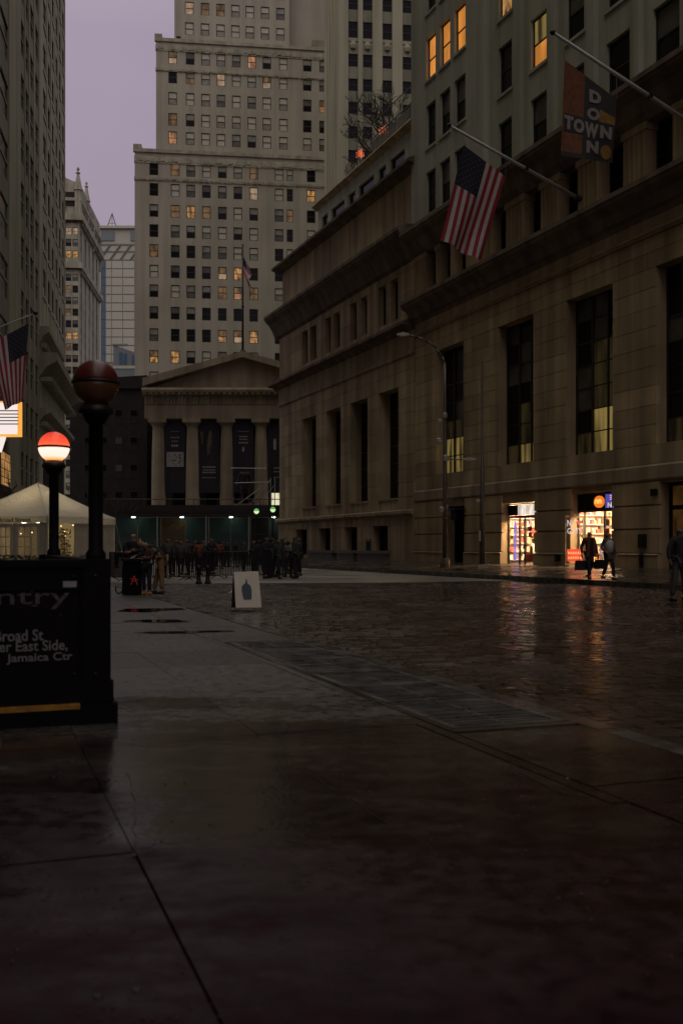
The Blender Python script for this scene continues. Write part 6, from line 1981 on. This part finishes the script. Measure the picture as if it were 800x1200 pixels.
for px, py, w in ((421.5, 180, 'lower one'), (449, 153, 'upper one')):
    yy = SBK + .6
    x_ = BF.lx(px, yy); z_ = BF.lz(px, py, yy)
    wp = BF.world(x_, yy, 33.7)
    t = thing('patio_heater', 'glowing orange patio heater among bare trees on the roof, ' + w, 'heater', wp, group='patio heaters on the roof terrace')
    hz = z_ - 33.7
    b = MB(); b.lathe([(.3, 0), (.3, .1), (.05, .15), (.05, max(.3, hz - .6))], n=8); b.build('stand', 'black_metal', t)
    b = MB()
    for q in range(4): b.box(-.34 + .2 * q, -.22 + .2 * q, -.08, .08, hz - .32 + .1 * (q % 2), hz + .12 + .12 * (q % 3))
    b.build('element', 'heater_orange', t)
# ------------------------------------------------------------------ people
plain('skin', (.32, .19, .13), .55, var=.08, scale=10)
plain('skin_dark', (.12, .07, .05), .55, var=.08, scale=10)
for nm, c in (('cloth_black', (.012, .011, .014)), ('cloth_navy', (.015, .016, .03)), ('cloth_brown', (.06, .035, .022)), ('cloth_grey', (.06, .058, .056)), ('cloth_white', (.5, .45, .42)), ('cloth_tan', (.27, .17, .075)),
              ('cloth_rust', (.20, .055, .03)), ('cloth_pale', (.20, .18, .165)), ('cloth_green', (.03, .04, .025)), ('hair_dark', (.015, .011, .009)), ('hair_fair', (.30, .19, .07)), ('hair_white', (.4, .38, .36)), ('shoe_dark', (.015, .012, .012)), ('shoe_yellow', (.45, .27, .05))):
    plain(nm, c, .8, var=.25, scale=9)

def skin_mesh(name, V, Rr, E, root, mat, sub=1):
    me = bpy.data.meshes.new(name)
    me.from_pydata([tuple(v) for v in V], E, [])
    o_ = bpy.data.objects.new(name, me)
    COL.objects.link(o_)
    md = o_.modifiers.new('Skin', 'SKIN')
    sv = me.skin_vertices[0].data
    for i, r_ in enumerate(Rr):
        sv[i].radius = (r_, r_) if not isinstance(r_, tuple) else r_
        sv[i].use_root = (i == root)
    md.use_smooth_shade = True
    if sub:
        s_ = o_.modifiers.new('Sub', 'SUBSURF'); s_.levels = sub; s_.render_levels = sub
    dg = bpy.context.evaluated_depsgraph_get()
    out_ = bpy.data.meshes.new_from_object(o_.evaluated_get(dg))
    bpy.data.objects.remove(o_); bpy.data.meshes.remove(me)
    out_.name = name
    out_.materials.clear(); out_.materials.append(MAT[mat])
    out_.polygons.foreach_set('use_smooth', [True] * len(out_.polygons))
    return out_

BASE = dict(pel=(0, 0, .95), spi=(0, 0, 1.12), che=(0, .0, 1.32), nek=(0, .0, 1.49), hed=(0, -.015, 1.60), top=(0, -.005, 1.695),
            shl=(-.175, .01, 1.42), ell=(-.235, .03, 1.14), wrl=(-.25, -.04, .90), shr=(.175, .01, 1.42), elr=(.235, .03, 1.14), wrr=(.25, -.04, .90),
            hil=(-.09, 0, .90), knl=(-.10, -.015, .50), anl=(-.10, .02, .09), hir=(.09, 0, .90), knr=(.10, -.015, .50), anr=(.10, .02, .09))
class Bag:
    def __init__(s): s.V = []; s.R = []; s.E = []
    def add(s, p, r, to=None):
        s.V.append(Vector(p)); s.R.append(r)
        if to is not None: s.E.append((to, len(s.V) - 1))
        return len(s.V) - 1
def make_person_meshes(pose, female=False, coat_len=.62, hair='short', bare_leg=False, skinm='skin', coatm='cloth_black', legm='cloth_black', hairm='hair_dark', shoem='shoe_dark', fingers=True):
    J = {k: Vector(v) for k, v in BASE.items()}
    for k, v in pose.items(): J[k] = Vector(v)
    b = Bag()
    pel = b.add(J['pel'], .125); spi = b.add(J['spi'], .115, pel); che = b.add(J['che'], .135, spi)
    nek = b.add(J['nek'], .055, che)
    up = (J['top'] - J['nek']).normalized()
    fwd = Vector(pose.get('look', (0, -1, 0))); fwd = (fwd - up * fwd.dot(up)).normalized()
    side = up.cross(fwd)
    jaw = b.add(J['hed'] - up * .045 + fwd * .01, .068, nek); hed = b.add(J['hed'], .088, jaw); top = b.add(J['top'], .07, hed)
    b.add(J['hed'] + fwd * .098 - up * .02, .016, hed)                      # nose
    b.add(J['hed'] - up * .062 + fwd * .072, .022, jaw)                     # chin and mouth
    for s_ in (-1, 1):
        b.add(J['hed'] + side * (.092 * s_) - up * .01, .018, hed)          # ears
    for s_, S_ in ((-1, 'l'), (1, 'r')):
        sh = b.add(J['sh' + S_], .062, che); el = b.add(J['el' + S_], .043, sh); wr = b.add(J['wr' + S_], .029, el)
        d = (J['wr' + S_] - J['el' + S_]).normalized()
        inn = Vector(pose.get('palm' + S_, (-s_, 0, 0))); inn = (inn - d * inn.dot(d)).normalized(); lat = d.cross(inn)
        pa = b.add(J['wr' + S_] + d * .06, .036, wr)
        if fingers:
            for q, L in ((-1.5, .062), (-.5, .075), (.5, .08), (1.5, .07)):
                k1 = b.add(J['wr' + S_] + d * .10 + lat * (q * .02), .0105, pa)
                k2 = b.add(b.V[k1] + d * L * .55 + inn * .012, .0095, k1)
                b.add(b.V[k2] + d * L * .35 + inn * .03, .0085, k2)
            t1_ = b.add(J['wr' + S_] + d * .05 + lat * (.045) + inn * .012, .0115, pa)
            b.add(b.V[t1_] + d * .04 + lat * .012 + inn * .02, .0095, t1_)
        hi = b.add(J['hi' + S_], .085, pel); kn = b.add(J['kn' + S_], .055, hi)
        ca = b.add(J['kn' + S_].lerp(J['an' + S_], .35), .052, kn); an = b.add(J['an' + S_], .036, ca)
        td = Vector(pose.get('toe' + S_, (s_ * .12, -1, 0))).normalized()
        b.add(J['an' + S_] + td * .14 - Vector((0, 0, .045)), .03, an)
    M = {}
    M['body'] = skin_mesh('body', b.V, b.R, b.E, 0, skinm)
    # coat: trunk, skirt and sleeves in one surface
    c = Bag()
    q0 = c.add(J['spi'], .145); q1 = c.add(J['che'], .165, q0); c.add(J['nek'] - (J['nek'] - J['che']) * .12, .082, q1)
    q2 = c.add(J['pel'], .155, q0)
    kn_mid = (J['knl'] + J['knr']) / 2
    hem = J['pel'].lerp(kn_mid, coat_len)
    c.add(hem, .165 if not female else .185, q2)
    for S_ in 'lr':
        s1_ = c.add(J['sh' + S_], .083, q1); s2_ = c.add(J['el' + S_], .062, s1_)
        c.add(J['el' + S_].lerp(J['wr' + S_], .93), .048, s2_)
    M['coat'] = skin_mesh('coat', c.V, c.R, c.E, 0, coatm)
    t_ = Bag()
    p0_ = t_.add(J['pel'] - Vector((0, 0, .01)), .135)
    for S_ in 'lr':
        h1 = t_.add(J['hi' + S_], .098, p0_); k1 = t_.add(J['kn' + S_], .072, h1)
        if not bare_leg: t_.add(J['an' + S_] + Vector((0, 0, .03)), .062, k1)
    M['trousers'] = skin_mesh('trousers', t_.V, t_.R, t_.E, 0, legm)
    for S_, s_ in (('l', -1), ('r', 1)):
        sb = Bag(); td = Vector(pose.get('toe' + S_, (s_ * .12, -1, 0))).normalized()
        a0 = sb.add(J['an' + S_] - Vector((0, 0, .025)), .055); sb.add(J['an' + S_] + td * .10 - Vector((0, 0, .05)), .043, a0); 
        e1 = sb.add(J['an' + S_] + td * .18 - Vector((0, 0, .058)), .034, 1)
        sb.add(J['an' + S_] - td * .04 - Vector((0, 0, .045)), .045, a0)
        M['shoe_' + S_] = skin_mesh('shoe', sb.V, sb.R, sb.E, 0, shoem)
    h_ = Bag()
    a0 = h_.add(J['top'] - fwd * .022, .083); a1 = h_.add(J['hed'] - fwd * .045 + up * .01, .086, a0)
    if hair == 'long':
        a2 = h_.add(J['nek'] - fwd * .06 + up * .0, .085, a1); h_.add(J['che'].lerp(J['nek'], .5) - fwd * .1, .07, a2)
        for s_ in (-1, 1):
            h_.add(J['hed'] + side * (.085 * s_) - up * .08 - fwd * .01, .035, a1)
    elif hair == 'hood':
        a2 = h_.add(J['nek'] - fwd * .05, .105, a1)
    M['hair'] = skin_mesh('hair', h_.V, h_.R, h_.E, 0, hairm)
    return M
def place_person(M, label, loc, rz, s=1.0, group=None, mats=None):
    t = thing('person', label, 'person', loc, rz, group)
    t.scale = (s, s, s)
    for k, me in M.items():
        nm = 'shoe' if k.startswith('shoe') else k
        o_ = link(nm, me, t)
        m_ = (mats or {}).get(nm)
        if m_:
            o_.material_slots[0].link = 'OBJECT'; o_.material_slots[0].material = MAT[m_]
    return t

walk = dict(knl=(-.10, -.16, .52), anl=(-.10, -.20, .10), knr=(.10, .02, .50), anr=(.09, .26, .16), ell=(-.25, .09, 1.15), wrl=(-.26, .05, .90), elr=(.25, -.02, 1.14), wrr=(.28, -.08, .89))
walk2 = dict(knr=(.10, -.14, .52), anr=(.10, -.17, .10), knl=(-.10, .0, .50), anl=(-.09, .22, .15), ell=(-.26, .06, 1.16), wrl=(-.22, -.16, 1.02), elr=(.25, .06, 1.15), wrr=(.30, .0, .90))
relax = dict()
folded = dict(ell=(-.24, -.06, 1.17), wrl=(.02, -.24, 1.19), elr=(.24, -.06, 1.17), wrr=(-.02, -.26, 1.14), pall=(0, 0, -1), palr=(0, 0, -1))
phone = dict(elr=(.22, -.05, 1.15), wrr=(.08, -.28, 1.28), hed=(0, -.04, 1.59), top=(0, -.035, 1.685), look=(0, -1, -.3))
apart = dict(knl=(-.15, -.02, .5), anl=(-.19, .02, .09), knr=(.15, -.02, .5), anr=(.19, .02, .09), hil=(-.1, 0, .9), hir=(.1, 0, .9))
# bending forward (toward -x), hands reaching to the bin
bend = dict(pel=(.10, 0, .90), spi=(-.02, 0, 1.04), che=(-.18, -.02, 1.15), nek=(-.32, -.03, 1.22), hed=(-.42, -.04, 1.27), top=(-.50, -.04, 1.33), look=(-1, 0, -.55),
            shl=(-.22, -.19, 1.16), ell=(-.36, -.22, .98), wrl=(-.55, -.16, .92), shr=(-.22, .16, 1.18), elr=(-.38, .20, 1.0), wrr=(-.56, .12, .95), palml=(0, 0, -1), palmr=(0, 0, -1),
            hil=(.09, -.09, .87), knl=(.10, -.10, .48), anl=(.12, -.10, .09), hir=(.11, .09, .87), knr=(-.02, .12, .50), anr=(-.10, .12, .09), toel=(-1, -.2, 0), toer=(-1, .1, 0))

zg = zfar(LXK + 1.2)
p = P(690, 679, GD(679, zg))
place_person(make_person_meshes(walk, coat_len=.9, coatm='cloth_brown', legm='cloth_black'), 'walker in open brown coat and black trousers carrying bags past the gift shop', (p.x, p.y, zg), R(14), 1.0)
# scarf and dark front of the coat
pl = p
p = P(712.5, 680, GD(680, zg))
place_person(make_person_meshes(walk2, female=True, coat_len=.75, hair='long', coatm='cloth_grey', legm='cloth_black'), 'walker with long hair and pale top in front of the lit gift shop doorway', (p.x, p.y, zg), R(18), .97)
t = thing('pale_top', 'pale knitted top front of the long-haired walker', 'garment', (p.x, p.y, zg), R(18)) if False else None
pt_ = [x for x in bpy.data.objects if x.get('label', '').startswith('walker with long')][0]
b = MB(); b.lathe([(.10, .98), (.152, 1.02), (.162, 1.2), (.168, 1.36), (.10, 1.44)], (0, -.022, 0), 14); b.build('top', 'cloth_white', pt_, True)
pb_ = [x for x in bpy.data.objects if x.get('label', '').startswith('walker in open')][0]
b = MB(); b.hexa([(-.06, -.19, .82), (.06, -.19, .82), (.06, -.1, .82), (-.06, -.1, .82), (-.05, -.175, 1.44), (.05, -.175, 1.44), (.05, -.1, 1.44), (-.05, -.1, 1.44)]); b.build('waistcoat', 'cloth_black', pb_)
for s_ in (-1, 1):
    b = MB(); b.hexa([(s_ * .13 - .05, -.17, .80), (s_ * .13 + .05, -.17, .80), (s_ * .13 + .05, -.08, .80), (s_ * .13 - .05, -.08, .80), (s_ * .09 - .03, -.17, 1.44), (s_ * .09 + .03, -.17, 1.44), (s_ * .09 + .03, -.08, 1.44), (s_ * .09 - .03, -.08, 1.44)]); b.build('lapel', 'cloth_rust', pb_)
def bag(x, y, z, w, h, rz, label):
    t = thing('bag', label, 'bag', (x, y, z), rz)
    b = MB(); b.hexa([(-w / 2, -.09, 0), (w / 2, -.09, 0), (w / 2, .09, 0), (-w / 2, .09, 0), (-w * .42, -.06, h), (w * .42, -.06, h), (w * .42, .06, h), (-w * .42, .06, h)]); b.build('body', 'cloth_black', t)
    b = MB(); b.path([(-w * .2, 0, h), (-w * .12, 0, h + .16), (w * .12, 0, h + .16), (w * .2, 0, h)], .012, 5); b.build('handle', 'black_metal', t)
bag(pl.x - .30, pl.y - .02, zg + .33, .44, .34, R(18), 'black holdall in the left hand of the brown-coated walker')
bag(pl.x + .36, pl.y - .10, zg + .38, .42, .32, R(10), 'black bag hanging between the two walkers')
# man cut by the right edge
p = P(795, 703, GD(703, -.02))
place_person(make_person_meshes(dict(apart, ell=(-.30, .02, 1.18), wrl=(-.33, -.06, .94)), coat_len=.35, coatm='cloth_black', legm='cloth_grey', skinm='skin_dark'), 'person in dark jacket and pale trousers standing at the right edge', (p.x, p.y, -.05), R(25), 1.06)
# the three at the litter bin
p = P(185, 696.5, GD(696.5))
place_person(make_person_meshes(bend, coat_len=.3, hair='short', hairm='hair_fair', coatm='cloth_black', legm='cloth_tan', shoem='shoe_dark'), 'fair-haired person in dark jacket and tan trousers leaning over the litter bin', (p.x, p.y, 0), R(4), 1.08)
bd2 = {k: v for k, v in bend.items()}
p = P(172, 697.5, GD(697.5) + .25)
place_person(make_person_meshes(dict(folded, hed=(0, -.05, 1.58), top=(0, -.05, 1.67), look=(-.3, -1, -.4)), coat_len=.3, coatm='cloth_brown', legm='cloth_navy', shoem='shoe_yellow', hairm='hair_dark'), 'person in brown jacket and yellow shoes between the bin and the leaning person', (p.x, p.y, 0), R(-20), .84)
p = P(157, 690, GD(690))
place_person(make_person_meshes(folded, coat_len=.4, coatm='cloth_black', legm='cloth_black'), 'person in black with folded arms standing behind the litter bin', (p.x, p.y, 0), R(-10), .99)

# the crowd before the temple
A1 = make_person_meshes(relax, coat_len=.6, fingers=False, skinm='skin_dark')
A2 = make_person_meshes(phone, coat_len=.8, female=True, hair='long', fingers=False, skinm='skin_dark')
A3 = make_person_meshes(apart, coat_len=.3, hair='hood', hairm='cloth_black', fingers=False, skinm='skin_dark')
A4 = make_person_meshes(walk, coat_len=.5, fingers=False, skinm='skin_dark')
A5 = make_person_meshes(folded, coat_len=.45, hair='hood', hairm='cloth_navy', fingers=False, skinm='skin_dark')
AR = [A1, A2, A3, A4, A5]
rc = random.Random(19)
coats = ['cloth_black', 'cloth_navy', 'cloth_brown', 'cloth_grey', 'cloth_green', 'cloth_black', 'cloth_rust']
special = {8: ('white-haired person standing in the crowd under the teal hoarding', {'hair': 'hair_white', 'coat': 'cloth_grey'}),
           22: ('person in a mottled pale coat at the right of the crowd by the corner building', {'coat': 'cloth_pale'})}
xs_c = [137, 147, 154, 163, 171, 180, 197, 207, 239, 212, 220, 229, 248, 257, 266, 276, 286, 298, 305, 312, 319, 326, 338, 332, 346, 351, 262, 245, 192, 203, 214, 233, 222, 208, 318, 346, 329]
front = {6: 43, 7: 46, 9: 45, 10: 47, 16: 52, 17: 43, 18: 46, 19: 42, 20: 44, 21: 41.5, 23: 45, 24: 42, 25: 46, 12: 48, 8: 55, 22: 44, 34: 43.5, 35: 43, 36: 47, 11: 52, 31: 47, 27: 48}
ORD = ['leftmost', 'second', 'third', 'fourth', 'fifth', 'sixth', 'seventh', 'eighth', 'ninth', 'tenth', 'eleventh', 'twelfth', 'thirteenth', 'fourteenth', 'fifteenth', 'sixteenth', 'seventeenth', 'eighteenth', 'nineteenth', 'twentieth']
order = sorted(range(len(xs_c)), key=lambda i: xs_c[i])
count = {}
for i in order:
    px = xs_c[i]
    rc = random.Random(100 + i)
    d = front.get(i, rc.uniform(58, 86))
    if i in special: d = special[i][2] if len(special[i]) > 2 else front[i]
    p = P(px, 640, d)
    mats = dict(special[i][1]) if i in special else {}
    mats.setdefault('coat', rc.choice(coats))
    if i in special: lab, g_ = special[i][0], 'people in the crowd who stand out'
    else:
        if px < 185: z_, g_ = 'of the crowd beyond the litter bin', 'people standing beyond the litter bin'
        elif px < 290: z_, g_ = 'of the crowd behind barriers and bollards', 'people standing behind the barriers'
        else: z_, g_ = 'of the group by the corner building', 'people standing by the corner building'
        k = count.get(g_, 0); count[g_] = k + 1
        lab = 'dark-coated person, ' + ORD[k] + (' from the left ' if k else ' ') + z_
    place_person(AR[rc.randrange(5)], lab, (p.x, p.y, ROAD), rc.uniform(-3, 3), rc.uniform(.93, 1.05), g_, mats)

# bronze statue on its pedestal
p = P(287, 640, 104)
t = thing('statue', 'dark bronze statue with one hand lowered on a stone pedestal before the columns', 'statue', (p.x, p.y, 0))
b = MB(); b.box(-.95, .95, -.8, .8, 0, 5.3); b.box(-1.15, 1.15, -.95, .95, 5.3, 5.7); b.build('pedestal', 'temple_stone', t)
st = make_person_meshes(dict(apart, wrl=(-.34, -.12, .98), ell=(-.30, .0, 1.16), elr=(.27, .05, 1.16), wrr=(.30, -.02, .92)), coat_len=.95, coatm='bronze_dark', legm='bronze_dark', skinm='bronze_dark', hairm='bronze_dark', shoem='bronze_dark')
fig = None
for k, me in st.items():
    o_ = link('figure' if k == 'body' else ('shoe' if k.startswith('shoe') else k), me, t, (0, 0, 5.7), (2.25, 2.25, 2.25))
